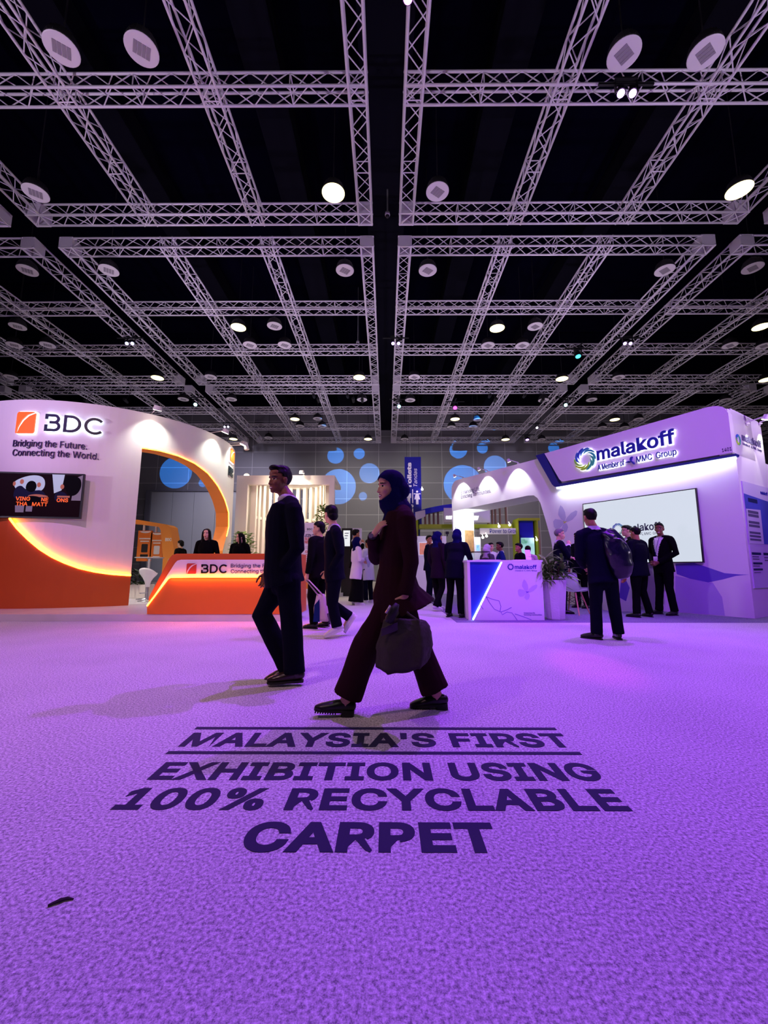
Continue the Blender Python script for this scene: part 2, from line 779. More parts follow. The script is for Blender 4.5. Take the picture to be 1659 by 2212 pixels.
for s, (ul, vl), (ur, vr), vb, vc, bold in (
        ("MALAYSIA'S FIRST", (384, 1613), (1214, 1587), 1614, 1584, 0.031),
        ('EXHIBITION USING', (316, 1685), (1291, 1668), 1686, 1648, 0.031),
        ('100% RECYCLABLE', (238, 1749), (1368, 1753), 1751, 1704, 0.031),
        ('CARPET', (527, 1812), (1060, 1781), 1842, 1777, 0.036)):
    yb, yc = PZ(800, vb, 0).y, PZ(800, vc, 0).y
    text('lettering', s, fmap(yb), PZ(ul, vl, 0).x, PZ(ur, vr, 0).x, 0, yc - yb, m_ink, ftext, bold=bold, depth=0.0012, d=0, spacing=1.05)
for (u0, v0), (u1, v1), th in (((424, 1572), (1202, 1576), 5), ((362, 1625), (1256, 1629), 6)):
    p, q = PZ(u0, v0, 0), PZ(u1, v1, 0)
    y0, y1 = PZ(800, (v0 + v1) / 2 + th / 2, 0).y, PZ(800, (v0 + v1) / 2 - th / 2, 0).y
    bm = bmesh.new()
    box(bm, (p.x, y0, 0.0006), (q.x, y1, 0.0018))
    mk('rule_line', bm, m_ink, ftext)
# a scrap on the carpet
p = PZ(128, 1952, 0)
bm = bmesh.new()
pipe(bm, [p + V((-0.022, -0.012, 0.004)), p + V((0, 0.002, 0.007)), p + V((0.012, 0.012, 0.005)), p + V((0.03, 0.012, 0.003))], [0.003, 0.005, 0.004, 0.002], 6)
tag(mk('carpet_scrap', bm, mat('scrap_dark', '#2a1d2c', 0.9)), 'small dark scrap lying on the carpet near the front left', 'scrap')

# ------------------------------------------------------------------ lighting trusses
m_alu = mat('truss_aluminium', '#e2dce4', 0.5, 0.15)
CELL, TW, TH, TZ = 2.87, 0.40, 0.36, 9.97
SPAN = 3 * CELL + TW
NB = 24
bmC = bmesh.new()
for yy in (0.03, TW - 0.03):
    for zz in (0.03, TH - 0.03):
        cyl(bmC, (0, yy, zz), (SPAN, yy, zz), 0.027, seg=8)
me_ch = bpy.data.meshes.new('truss')
bmesh.ops.recalc_face_normals(bmC, faces=bmC.faces)
bmC.to_mesh(me_ch); bmC.free()
bmB = bmesh.new()
for k in range(NB):
    xa, xb = SPAN * k / NB, SPAN * (k + 1) / NB
    up = k % 2
    for yy in (0.03, TW - 0.03):
        cyl(bmB, (xa, yy, 0.03 if up else TH - 0.03), (xb, yy, TH - 0.03 if up else 0.03), 0.0115, seg=5, cap=False)
    for zz in (0.03, TH - 0.03):
        cyl(bmB, (xa, 0.03 if up else TW - 0.03, zz), (xb, TW - 0.03 if up else 0.03, zz), 0.0115, seg=5, cap=False)
    if k % 4 == 0:
        for yy in (0.03, TW - 0.03):
            cyl(bmB, (xa + .02, yy, 0.03), (xa + .02, yy, TH - 0.03), 0.013, seg=5, cap=False)
        for zz in (0.03, TH - 0.03):
            cyl(bmB, (xa + .02, 0.03, zz), (xa + .02, TW - 0.03, zz), 0.013, seg=5, cap=False)
me_br = bpy.data.meshes.new('bracing')
bmB.to_mesh(me_br); bmB.free()
for me in (me_ch, me_br):
    me.materials.append(m_alu)
    for p in me.polygons:
        p.use_smooth = True
bmK = bmesh.new()
box(bmK, (0.005, 0.005, 0.005), (TW - 0.005, 0.02, TH - 0.005)); box(bmK, (0.005, TW - 0.02, 0.005), (TW - 0.005, TW - 0.005, TH - 0.005))
box(bmK, (0.005, 0.02, 0.005), (0.02, TW - 0.02, TH - 0.005)); box(bmK, (TW - 0.02, 0.02, 0.005), (TW - 0.005, TW - 0.02, TH - 0.005))
me_ck = bpy.data.meshes.new('corner_block')
bmK.to_mesh(me_ck); bmK.free()
me_ck.materials.append(m_alu)


def child(name, me, parent, mtx):
    o = bpy.data.objects.new(name, me)
    C.objects.link(o)
    o.parent = parent
    o.matrix_local = mtx
    return o


def truss_grid(x0, y0, lx, ly, label):
    g = thing('truss_grid', (x0, y0, TZ), label, 'truss', 'lighting truss grids under the ceiling')
    for i in ly:      # trusses running across the hall
        t = child('cross_truss', me_ch, g, Matrix.Translation((0, i * CELL, 0)))
        child('bracing', me_br, t, Matrix.Identity(4))
    for i in lx:      # trusses running away from the viewer
        M_ = Matrix.Translation((i * CELL + TW, 0, 0)) @ Matrix.Rotation(PI / 2, 4, 'Z')
        t = child('long_truss', me_ch, g, M_)
        child('bracing', me_br, t, Matrix.Identity(4))
    for i in (0, 3):
        for j in (0, 3):
            if i in lx and j in ly:
                child('corner_block', me_ck, g, Matrix.Translation((i * CELL, j * CELL, 0)))


XR = [0.345, 10.05, 19.76]
YR = [0.95, 10.67, 20.38]
A4 = (0, 1, 2, 3)
side = ('beside the central gap', 'second from the central gap', 'outermost')
rowname = ('nearest row', 'middle row', 'farthest row')
for r in range(3):
    for c in range(r + 1 if r else 2):
        for s in (-1, 1):
            if r == 1 and c == 2:
                continue
            x0 = XR[c] if s > 0 else -XR[c] - SPAN
            lx, ly = A4, A4
            if r == 0:
                ly = (2, 3)
                if c == 1:
                    ly = (3,)
                    lx = (0,) if s > 0 else (3,)
            truss_grid(x0, YR[r], lx, ly, 'silver lighting truss grid, %s, %s on the %s' % (rowname[r], side[c], 'right' if s > 0 else 'left'))

# ------------------------------------------------------------------ dome pendant lamps
m_dome = mat('lamp_dome_black', '#17151a', 0.6)
m_disc = mat('lamp_disc_white', '#dcd6da', 0.5)
m_tube = mat('lamp_tubes_grey', '#8f8890', 0.4)
m_lit = mat('lamp_disc_lit', '#fff6c8', 0.5, emit=2.6, ecol='#ffeea0')
LZ = 9.60
R_L = 0.265
lamps = '''133 107 0|306 108 0|1348 118 0|1524 116 0|77 418 0|720 418 1|945 415 0|1597 412 1|59 585 0|235 585 0|745 585 0|924 585 0|1436 585 0|1626 580 0|
38 706 0|515 708 1|593 705 0|1074 710 1|1156 706 0|1644 707 1|31 746 0|103 746 0|540 746 0|615 746 0|1054 747 0|1128 747 0|1577 747 0|1650 748 0|
23 815 0|340 817 1|455 815 0|776 816 1|895 815 0|1214 819 1|1336 816 0|1655 821 1|396 863 0|500 863 0|782 864 0|886 865 0|1174 865 0|1278 864 0|1567 865 0|
637 906 1|686 905 0|983 906 1|1032 907 0|1328 907 1|1379 906 0|648 921 0|696 921 0|975 923 0|1022 922 0|1301 924 0|1349 924 0|
795 949 1|580 946 0|504 949 1|874 949 0|1092 950 1|1170 950 0'''.replace('\n', '').split('|')


def rot_about(bm_vs, p, ang):
    R_ = Matrix.Rotation(ang, 3, 'Z')
    for v in bm_vs:
        v.co = R_ @ (v.co - p) + p


def build_lamp(p, lit, ang):
    o = bpy.data.objects.new('pendant_lamp', None)
    C.objects.link(o)
    o.location = p
    bm = bmesh.new()
    lathe(bm, [(R_L, 0.012), (R_L * 0.99, 0.05), (R_L * 0.93, 0.13), (R_L * 0.78, 0.22), (R_L * 0.5, 0.285), (0.06, 0.31), (0.05, 0.34), (0.0, 0.34)], p, 28)
    dome = mk('dome', bm, m_dome, o, True)
    bm = bmesh.new()
    for k in range(18):
        a = 2 * PI * k / 18
        d = V((math.cos(a), math.sin(a), 0))
        cyl(bm, p + d * R_L * 0.99 + V((0, 0, 0.05)), p + d * R_L * 0.80 + V((0, 0, 0.222)), 0.006, seg=4)
    mk('cooling_ribs', bm, m_dome, dome)
    bm = bmesh.new()
    cyl(bm, p + V((0, 0, 0.34)), p + V((0, 0, 13.0 - p.z)), 0.012, seg=6)
    mk('rod', bm, m_dome, o)
    bm = bmesh.new()
    lathe(bm, [(0.0, 0.0), (R_L * 0.95, 0.0), (R_L, 0.006), (R_L, 0.014), (0.0, 0.016)], p, 32)
    disc = mk('face_disc', bm, m_lit if lit else m_disc, o)
    if not lit:
        bm = bmesh.new()
        for k in range(4):
            x = (k - 1.5) * 0.066
            vs = box(bm, p + V((x - 0.028, -0.105, -0.007)), p + V((x + 0.028, 0.105, 0.001)))
            rot_about(vs, p, ang)
        mk('led_modules', bm, m_tube, disc)
    return o


protos = {}
order = []
for t in lamps:
    u, v, l = [int(x) for x in t.split()]
    order.append((PZ(u, v, LZ), l))
rows = sorted({round(p.y, 1) for p, l in order})
rr = []
for y in rows:                              # gather the rows of lamps
    if not rr or y - rr[-1][-1] > 0.45:
        rr.append([y])
    else:
        rr[-1].append(y)
nth = ['first', 'second', 'third', 'fourth', 'fifth', 'sixth', 'seventh', 'eighth', 'ninth', 'tenth', 'eleventh', 'twelfth', 'thirteenth']
for p, l in order:
    p = V((p.x, p.y, LZ))
    ri = [i for i, r in enumerate(rr) if r[0] - 0.06 <= round(p.y, 1) <= r[-1] + 0.06][0]
    same = sorted([q.x for q, _ in order if rr[ri][0] - 0.06 <= round(q.y, 1) <= rr[ri][-1] + 0.06 and (q.x > 0) == (p.x > 0)], key=abs)
    k = [i for i, x in enumerate(same) if abs(x - p.x) < 1e-4][0]
    lab = '%s round pendant lamp, %s lamp row from the front, %s %s of the gap' % ('glowing yellow' if l else 'unlit white', nth[min(ri, 12)], nth[k], 'right' if p.x > 0 else 'left')
    grp = 'pendant lamps under the ceiling'
    if l not in protos:
        o = build_lamp(p, l, 0.6)
        tag(o, lab, 'lamp', grp)
        protos[l] = o
    else:
        o = dup(protos[l], p, lab, grp)
    if l:
        spot('lamp_light', p - V((0, 0, 0.03)), p - V((0, 0, 3)), 260, WARM, 130, 0.8, 0.2, parent=o)

# ------------------------------------------------------------------ stage lights and small fittings on the rig
m_body = mat('stage_light_black', '#121116', 0.5)


def lens_mat(col, s):
    return mat('lens_' + col, '#%s' % col, 0.3, emit=s)


def stage_light(u, v, z, col, s, label, twin=False, aim=(0, -0.3, -1), r=0.06, power=0, lcol=None, target=None, ang=40):
    p = PZ(u, v, z)
    o = thing('stage_light', p, label, 'stage light', 'stage lights on the trusses')
    aim = V(aim).normalized()
    offs = (-0.11, 0.11) if twin else (0.0,)
    bm = bmesh.new()
    for dx in offs:
        q = p + V((dx, 0, 0))
        cyl(bm, q - aim * 0.01, q - aim * 0.2, r * 1.25, r * 1.1, 14)
        cyl(bm, q - aim * 0.2, q - aim * 0.26, r * 1.1, r * 0.6, 14)
        bl = bmesh.new()
        cyl(bl, q + aim * 0.012, q - aim * 0.008, r, r, 16)
        mk('lens', bl, lens_mat(col, s), o)
    mk('head', bm, m_body, o)
    bm = bmesh.new()
    w = (0.11 if twin else 0) + r * 1.5
    for sx in (-1, 1):
        box(bm, p + V((sx * w - 0.008, -0.03, 0.02)), p + V((sx * w + 0.008, 0.03, 0.28)))
    box(bm, p + V((-w - 0.008, -0.05, 0.28)), p + V((w + 0.008, 0.05, 0.31)))
    cyl(bm, p + V((0, 0, 0.31)), V((p.x, p.y, 9.95)), 0.02, seg=8) if z < 9.62 else None
    box(bm, (p.x - 0.52, p.y - 0.02, 9.93), (p.x + 0.52, p.y + 0.02, 9.975))
    if z < 9.62:
        box(bm, (p.x - 0.02, p.y - 0.45, 9.93), (p.x + 0.02, p.y + 0.45, 9.975))
    mk('yoke', bm, m_body, o)
    if power:
        spot('stage_light_beam', p + aim * 0.04, target or (p + aim), power, lcol, ang, 0.8, 0.05, parent=o)
    return o


stage_light(1354, 202, 9.75, 'd9a8ff', 14, 'twin purple stage light on the nearest right truss', True, (-0.25, -0.3, -1), 0.062, 3500, PURPLE, (0.9, 4.4, 0), 78)
stage_light(881, -4, 9.75, 'e07cff', 10, 'pink stage light at the top beside the central gap', False, (0, -0.25, -1), 0.07, 2600, PURPLE, (0.2, 4.6, 0), 84)
stage_light(855, 742, 9.72, 'a890ff', 8, 'twin violet stage light on the truss right of the gap', True, (0.1, -0.6, -1), 0.06, 500, VIOLET, (1.2, 10, 0), 40)
stage_light(280, 742, 9.72, 'b0b4ff', 8, 'twin pale blue stage light on the left truss', True, (0.3, -0.6, -1), 0.06, 500, VIOLET, (-5.5, 8, 0), 50)
stage_light(1356, 742, 9.72, 'c9a0ff', 8, 'twin lilac stage light on the right truss', True, (-0.1, -0.6, -1), 0.06, 900, VIOLET, (4.4, 9.0, 0), 46)
stage_light(1249, 770, 9.60, '37c8e8', 5, 'cyan moving head hanging under the right cross truss', False, (0, -0.3, -1), 0.10)
stage_light(422, 874, 9.55, '9fe0e8', 5, 'pale cyan moving head in the left aisle gap', False, (0.2, -1, -0.6), 0.09)
stage_light(862, 878, 9.55, '8fe8f0', 5, 'cyan moving head in the central gap, far along', False, (0, -1, -0.5), 0.09)
stage_light(1222, 875, 9.55, '9feaf0', 5, 'pale cyan moving head in the right aisle gap', False, (0, -1, -0.5), 0.09)
stage_light(983, 881, 9.60, 'ff40e0', 5, 'magenta moving head on the far right cross truss', False, (0, -0.7, -0.7), 0.10, 8000, (1.0, .03, .9), PZ(1272, 1436, 0), 2.6)
stage_light(1160, 924, 9.70, 'e6e0ff', 6, 'small white stage light far along the right aisle gap', False, (0, -0.8, -0.6), 0.07)
stage_light(489, 922, 9.70, 'd8d8ff', 6, 'small white stage light far along the left aisle gap', True, (0, -0.8, -0.6), 0.06)
stage_light(1139, 950, 9.60, 'c08cff', 4, 'purple moving head at the far end of the right aisle', False, (0, -0.3, -1), 0.11)
m_cam = mat('camera_white', '#d8d4dc', 0.4)
for u, v, lab in ((837, 466, 'white dome camera in the central gap, nearest one'), (773, 742, 'white dome camera above the truss left of the gap'), (849, 925, 'small white dome camera far along the central gap')):
    p = PZ(u, v, 10.4)
    o = thing('dome_camera', p, lab, 'camera', 'dome cameras under the ceiling')
    bm = bmesh.new(); lathe(bm, [(0.0, -0.07), (0.035, -0.06), (0.055, -0.02), (0.055, 0.0)], p, 14)
    mk('dome', bm, m_body, o, True)
    bm = bmesh.new(); lathe(bm, [(0.065, 0.0), (0.07, 0.03), (0.06, 0.10), (0.02, 0.12), (0.02, (11.2 if abs(p.x) < .5 else 13.0) - 10.4)], p, 14)
    mk('housing', bm, m_cam, o, True)

# blue discs of light thrown on the back wall by projectors on the far trusses
m_plens = lens_mat('4aa8ff', 6)
BL = (0.03, 0.30, 1.0)
pos = [(380, 1020, 35), (438, 1043, 9), (725, 984, 18), (776, 980, 12), (731, 1050, 38), (798, 1022, 22), (784, 1072, 9), (990, 972, 19), (1042, 968, 12), (1000, 1045, 42), (1070, 1008, 25), (1196, 968, 12)]
for i, (u, v, r) in enumerate(pos):
    c = PY(u, v, WALLY)
    e = PY(u + r, v, WALLY)
    rad = abs(e.x - c.x)
    L_ = V((c.x * 0.97, 20.22, 9.55 if c.z > 8.6 else 9.3))
    if abs(L_.x) < 0.2:
        L_.x = 0.2
    o = thing('spot_projector', L_, 'black projector under the far truss, number %d from the left of those throwing blue discs' % (i + 1), 'projector', 'projectors throwing blue discs')
    d = (c - L_).normalized()
    side_ = V((d.y, -d.x, 0)).normalized()
    bm = bmesh.new(); cyl(bm, L_ - d * 0.02, L_ - d * 0.34, 0.06, 0.08, 10); cyl(bm, L_ - d * 0.2, V((L_.x, 20.41, 9.985)), 0.012, seg=6)
    mk('projector_body', bm, m_body, o)
    bm = bmesh.new(); cyl(bm, L_ - d * 0.012, L_ - d * 0.018, 0.045, seg=12)
    mk('lens', bm, m_plens, o)
    dist = (c - L_).length
    ang = 2 * math.degrees(math.atan(rad / dist))
    spot('projector_beam', L_, c, 6500 * (0.75 if i in (5, 6) else 1.0), (0.10, 0.36, 1.0) if i in (5, 6, 10, 4) else BL, ang, 0.02, 0.004, parent=o)
# ================================================================== LEFT STAND (orange and white, curved)
m_white = mat('white_laminate', '#e2dcd8', 0.5, bump=0.05, bscale=14)
m_cream = mat('cream_paint', '#efe6da', 0.6)
m_orange = mat('orange_laminate', '#e2741a', 0.5)
m_dorange = mat('deep_orange_laminate', '#c65a12', 0.5)
m_oredge = mat('orange_lining', '#f0912e', 0.45)
m_logo_o = mat('emblem_orange', '#f2661a', 0.45, emit=0.45, ecol='#f46a1a')
m_logo_w = mat('emblem_white_acrylic', '#ffffff', 0.4, emit=1.6, ecol='#f2f4ff')
m_letter = mat('dark_green_letter', '#14282c', 0.4)
m_violet_t = mat('dark_violet_letter', '#2a1450', 0.5)
m_led_o = mat('orange_led', '#ffb040', 0.4, emit=26.0, ecol='#ff8a1e')
m_black = mat('black_plastic', '#0c0c0f', 0.35)
m_metal = mat('brushed_metal', '#b9b6ba', 0.3, 0.8)
m_spotw = mat('spot_white_metal', '#dedbd8', 0.4)
m_spotlit = mat('spot_lit_face', '#fffbe8', 0.4, emit=14.0, ecol='#fff6dc')
m_marble = mat('glossy_white_platform', '#d9d3d6', 0.22, var=0.12, bscale=3)

PT = 0.12                                      # platform height
pf = [PZ(-420, 1328, PT), PZ(641, 1323, PT), PZ(679, 1294, PT)]
y0 = PZ(300, 1327, PT).y
xr = PZ(640, 1325, PT).x
pb = PZ(681, 1293, PT)
plat = [(-13.0, y0), (xr, y0), (pb.x, pb.y), (pb.x + 0.55, pb.y + 3.4), (pb.x + 0.2, 15.6), (-13.0, 15.6)]
bm = bmesh.new()
slab(bm, plat, lambda s, z, d: V((s, z, d)), 0.0, PT)
o = tag(mk('stand_platform', bm, m_marble), 'low glossy white platform under the orange and white curved stand', 'platform')

drum = Drum(-7.65, 11.55, 3.12)
DM = drum.mp()
ZT = drum.uv(290, 887)[1]
wall = thing('curved_stand_wall', drum.pt(0, PT), 'curved white stand wall with orange swoosh and arched opening', 'stand wall')
hole_px = [(277, 1309), (283, 1240), (307, 968), (345, 974), (385, 985), (420, 1001), (448, 1022), (470, 1050), (485, 1080), (493, 1108), (493, 1138), (487, 1165), (481, 1190), (480, 1215), (484, 1250)]
hole = [drum.uv(*p) for p in hole_px]
jl, jr = hole[0][0], hole[-1][0]
sL, sR = -1.3 * drum.R, 1.95 * drum.R
outer = [(sL, PT), (jl, PT)] + [(s, z) for s, z in hole[1:-1]] + [(jr + 0.05, 0.5), (jr + 0.05, PT), (sR, PT), (sR, ZT), (sL, ZT)]
bm = bmesh.new()
slab(bm, outer, DM, -0.34, 0.0, step=0.16)
mk('wall_shell', bm, m_white, wall)
# orange lining of the opening and the light line on its edge
op = [(jl, PT)] + hole[1:-1] + [(jr + 0.05, 0.5), (jr + 0.05, PT)]
fine = []
for a, b in zip(op, op[1:]):
    for k in range(4):
        fine.append((a[0] + (b[0] - a[0]) * k / 4, a[1] + (b[1] - a[1]) * k / 4))
fine.append(op[-1])
start = 8
seg = fine[start:]
bm = bmesh.new()
cx_, cz_ = drum.uv(390, 1120)
prev = None
for s, z in seg:
    n = V((cx_ - s, cz_ - z)).normalized() * 0.012
    row = [bm.verts.new(DM(s + n.x * k, z + n.y * k, d)) for k, d in ((0.3, 0.004), (1, 0.004), (1, -0.345), (0.3, -0.345))]
    if prev:
        for i in range(3):
            bm.faces.new((prev[i], prev[i + 1], row[i + 1], row[i]))
    prev = row
mk('opening_lining', bm, m_oredge, wall)
bm = bmesh.new()
pipe(bm, [DM(s, z, 0.012) for s, z in seg[:36]], 0.011, 6)
mk('opening_light_line', bm, m_led_o, wall)

# orange swoosh with its glowing edge
sw_px = [(20, 1121), (36, 1142), (60, 1166), (85, 1187), (112, 1204), (140, 1217), (170, 1228), (205, 1236), (240, 1241), (283, 1244)]
sw = [drum.uv(u, v, 0.07) for u, v in sw_px]
left = [(sL + 0.3, sw[0][1] + 0.55), (sw[0][0] - 0.7, sw[0][1] + 0.42)]
outl = [(sL + 0.3, PT), (jl - 0.01, PT)] + sw[::-1] + left[::-1]
bm = bmesh.new()
slab(bm, outl, DM, 0.001, 0.07, step=0.16)
mk('orange_swoosh', bm, m_dorange, wall)
fine = []
for a, b in zip(sw, sw[1:]):
    for k in range(3):
        fine.append((a[0] + (b[0] - a[0]) * k / 3, a[1] + (b[1] - a[1]) * k / 3))
fine.append(sw[-1])
bm = bmesh.new()
pipe(bm, [DM(s, z + 0.012, 0.062) for s, z in fine], 0.020, 8)
mk('swoosh_light_line', bm, m_led_o, wall)


def emblem(f, x, z, w, h, parent, d0=0.0, th=0.05, mo=None, mw=None):
    """rounded square with a white crescent sweeping across it"""
    mo, mw = mo or m_logo_o, mw or m_logo_w
    bm = bmesh.new()
    slab(bm, rrect(x - 0.04 * w, z - 0.04 * h, x + 1.06 * w, z + 1.04 * h, 0.13 * h), f, d0 + 0.004, d0 + th * 0.6, step=w / 3)
    b = mk('emblem_backing', bm, mw, parent)
    bm = bmesh.new()
    A = [(x + 0.03 * w, z), (x + 0.10 * w, z + 0.30 * h), (x + 0.28 * w, z + 0.62 * h), (x + 0.55 * w, z + 0.86 * h), (x + 0.93 * w, z + 0.985 * h)]
    up = [(x + 0.9 * w, z + h)] + arc(x + 0.13 * w, z + 0.87 * h, 0.13 * w, 0.13 * h, 90, 180, 5) + [(x, z + 0.02 * h)]
    slab(bm, A + up, f, d0 + th * 0.6, d0 + th, step=w / 3)
    B = [(x + 0.10 * w, z), (x + 0.22 * w, z + 0.30 * h), (x + 0.42 * w, z + 0.58 * h), (x + 0.68 * w, z + 0.80 * h), (x + w, z + 0.93 * h)]
    slab(bm, B + arc(x + 0.88 * w, z + 0.12 * h, 0.12 * w, 0.12 * h, 0, -90, 5), f, d0 + th * 0.6, d0 + th, step=w / 3)
    mk('emblem', bm, mo, parent)
    return b


def big_letters(f, x0, x1, z0, h, m, parent, d0, d1, name='sign_letters', t=None):
    """three capitals drawn as strokes: a B with a broken stem, a D and a C"""
    W = x1 - x0
    t = t or 0.15 * h
    bm = bmesh.new()
    wB, wD, wC = 0.29 * W, 0.31 * W, 0.30 * W
    k = t / 2
    st = 0.10 * W
    x = x0
    # broken-stem B
    zt, zm, zb = z0 + h - k, z0 + 0.52 * h, z0 + k
    stroke(bm, [(x + k, z0 + h), (x + k, z0 + 0.70 * h)], t, f, d0, d1)
    stroke(bm, [(x + k, z0 + 0.38 * h), (x + k, z0)], t, f, d0, d1)
    ru, rl = (zt - zm) / 2, (zm - zb) / 2
    stroke(bm, [(x + k, zt), (x + wB - ru - k - 0.03 * W, zt)] + arc(x + wB - ru - k - 0.02 * W, zt - ru, ru, ru, 90, -90, 10) + [(x + 0.3 * wB, zm)], t, f, d0, d1)
    stroke(bm, [(x + 0.55 * wB, zm)] + arc(x + wB - rl - k, zm - rl, rl, rl, 90, -90, 10) + [(x + k, zb)], t, f, d0, d1)
    # D
    x = x0 + wB + 0.05 * W
    r = (h - t) / 2
    stroke(bm, [(x + k, z0), (x + k, z0 + h)], t, f, d0, d1)
    stroke(bm, [(x + k, zt), (x + wD - r - k, zt)] + arc(x + wD - r - k, z0 + h / 2, r, r, 90, -90, 16) + [(x + k, zb)], t, f, d0, d1)
    # C
    x = x0 + W - wC
    stroke(bm, arc(x + r + k, z0 + h / 2, r, r, 42, 318, 22), t, f, d0, d1)
    return mk(name, bm, m, parent)


s0, zb_ = drum.uv(33, 936, 0.06); s1, zt_ = drum.uv(81, 890, 0.06)
emblem(DM, s0, zb_, (s1 - s0) * 0.94, zt_ - zb_, wall, 0.0, 0.07)
s0, zb_ = drum.uv(95, 931, 0.06); s1, _ = drum.uv(218, 935, 0.06); zt_ = drum.uv(100, 894, 0.06)[1]
m_halo = mat('letter_side_glow', '#f0f6ff', 0.4, emit=5.0, ecol='#cfe2ff')
lt = big_letters(DM, s0, s1, zb_, zt_ - zb_, m_halo, wall, 0.012, 0.055, 'letter_sides', t=0.165 * (zt_ - zb_))
big_letters(DM, s0, s1, zb_, zt_ - zb_, m_letter, wall, 0.055, 0.07, 'sign_letters', t=0.15 * (zt_ - zb_))
for s, ul, ur, vb, vc in (('Bridging the Future.', 29, 189, 965, 951), ('Connecting the World.', 28, 214, 985, 971)):
    a, zb_ = drum.uv(ul, vb); b, _ = drum.uv(ur, vb); zc = drum.uv(ul, vc)[1]
    text('slogan_letters', s, DM, a, b, zb_, zc - zb_, m_violet_t, wall, bold=0.0, depth=0.02)
# small emblem and letters on the side of the drum, seen edge-on
a, zb_ = drum.uv(494, 995); b, _ = drum.uv(503, 995); zc = drum.uv(494, 966)[1]
emblem(DM, a, zb_, b - a, zc - zb_, wall, 0.0, 0.05)
text('side_letters', 'BDC', DM, a, b + 0.05, zb_ - 0.42, 0.27, m_letter, wall, bold=0.03, depth=0.02)

# television on brackets
a, b = drum.uv(3, 1070)[0], drum.uv(184, 1070)[0]
A, B = drum.pt(a, 0, 0.20), drum.pt(b, 0, 0.20)
tv = Plane(A, B - A)
tvm = tv.mp()
W = (B - A).length
zt_, zb_ = tv.uv(184, 1024)[1], tv.uv(184, 1121)[1]
tvo = thing('television', tv.pt(W / 2, zb_), 'black flat screen television on the curved white wall', 'television')
bm = bmesh.new()
slab(bm, [(0, zb_), (W, zb_), (W, zt_), (0, zt_)], tvm, -0.05, 0.0)
slab(bm, [(W * .35, zb_ + .3), (W * .65, zb_ + .3), (W * .65, zt_ - .3), (W * .35, zt_ - .3)], tvm, -0.16, -0.05)
mk('casing', bm, m_black, tvo)
m_tv0 = mat('tv_dark', '#120408', 0.6, spec=0.05, emit=0.5, ecol='#0c0206')
m_tvs = [mat('tv_sky', '#9fb0b8', 0.6, spec=0.05, emit=0.55), mat('tv_navy', '#14142e', 0.6, spec=0.05, emit=0.35), mat('tv_skin', '#9a5f4c', 0.6, spec=0.05, emit=0.5), mat('tv_orange', '#e8622c', 0.6, spec=0.05, emit=0.8), mat('tv_grey', '#6f6672', 0.6, spec=0.05, emit=0.5), mat('tv_black', '#040306', 0.6, spec=0.05)]
bm = bmesh.new()
slab(bm, [(0.03, zb_ + .035), (W - .03, zb_ + .035), (W - .03, zt_ - .03), (0.03, zt_ - .03)], tvm, 0.001, 0.003)
scr = mk('screen', bm, m_tv0, tvo)
H_ = zt_ - zb_


def tvp(px):      # fractions of the screen -> plane
    return [(x * W, zb_ + y * H_) for x, y in px]


def chaikin(pl, n=3):
    for _ in range(n):
        q = []
        for i in range(len(pl)):
            (a, b), (c, d) = pl[i], pl[(i + 1) % len(pl)]
            q += [(a * .75 + c * .25, b * .75 + d * .25), (a * .25 + c * .75, b * .25 + d * .75)]
        pl = q
    return pl


pics = [(0, [(.22, .80), (.40, .95), (.55, .92), (.58, .70), (.52, .56), (.30, .56), (.24, .66)], .004), (0, [(.64, .97), (.78, .97), (.76, .62), (.68, .55)], .004), (4, [(.9, .9), (.985, .97), (.985, .4), (.88, .4)], .004),
        (1, [(.24, .36), (.24, .64), (.31, .72), (.36, .62), (.46, .60), (.54, .62), (.60, .50), (.62, .36)], .005), (1, [(.69, .36), (.69, .58), (.78, .60), (.84, .50), (.84, .36)], .005),
        (2, arc(.315, .79, .022, .055, 0, 360, 14)[:-1], .006), (2, arc(.505, .73, .022, .055, 0, 360, 14)[:-1], .006), (2, arc(.765, .70, .022, .055, 0, 360, 14)[:-1], .006), (2, arc(.235, .74, .016, .05, 0, 360, 14)[:-1], .006),
        (2, [(.40, .50), (.50, .53), (.62, .49), (.62, .46), (.40, .46)], .006), (2, [(.72, .50), (.86, .50), (.86, .46), (.72, .46)], .006),
        (4, [(.28, .12), (.37, .12), (.37, .27), (.27, .27)], .005), (4, [(.39, .14), (.46, .14), (.46, .26), (.39, .26)], .005),
        (5, [(.36, .62), (.37, .76), (.41, .82), (.46, .80), (.485, .70), (.47, .60), (.43, .55)], .007), (5, [(.765, .96), (.95, .94), (.985, .75), (.95, .55), (.87, .48), (.80, .62)], .007), (5, [(.38, .28), (.385, .46), (.44, .49), (.54, .46), (.54, .36), (.48, .30)], .008)]
for k, pl, d in pics:
    bm = bmesh.new()
    slab(bm, tvp(chaikin(pl) if len(pl) > 4 else pl), tvm, d - 0.001, d)
    mk('screen_picture', bm, m_tvs[k], scr)
for s, x, y, h in (('VING', .27, .375, .085), ('NE', .55, .365, .085), ('ONS', .72, .36, .085), ('THA', .28, .265, .085), ('MATT', .455, .26, .085)):
    text('screen_text', s, tvm, x * W, None, zb_ + y * H_, h * H_, m_tvs[3], scr, bold=0.02, depth=0.001, d=0.0085)


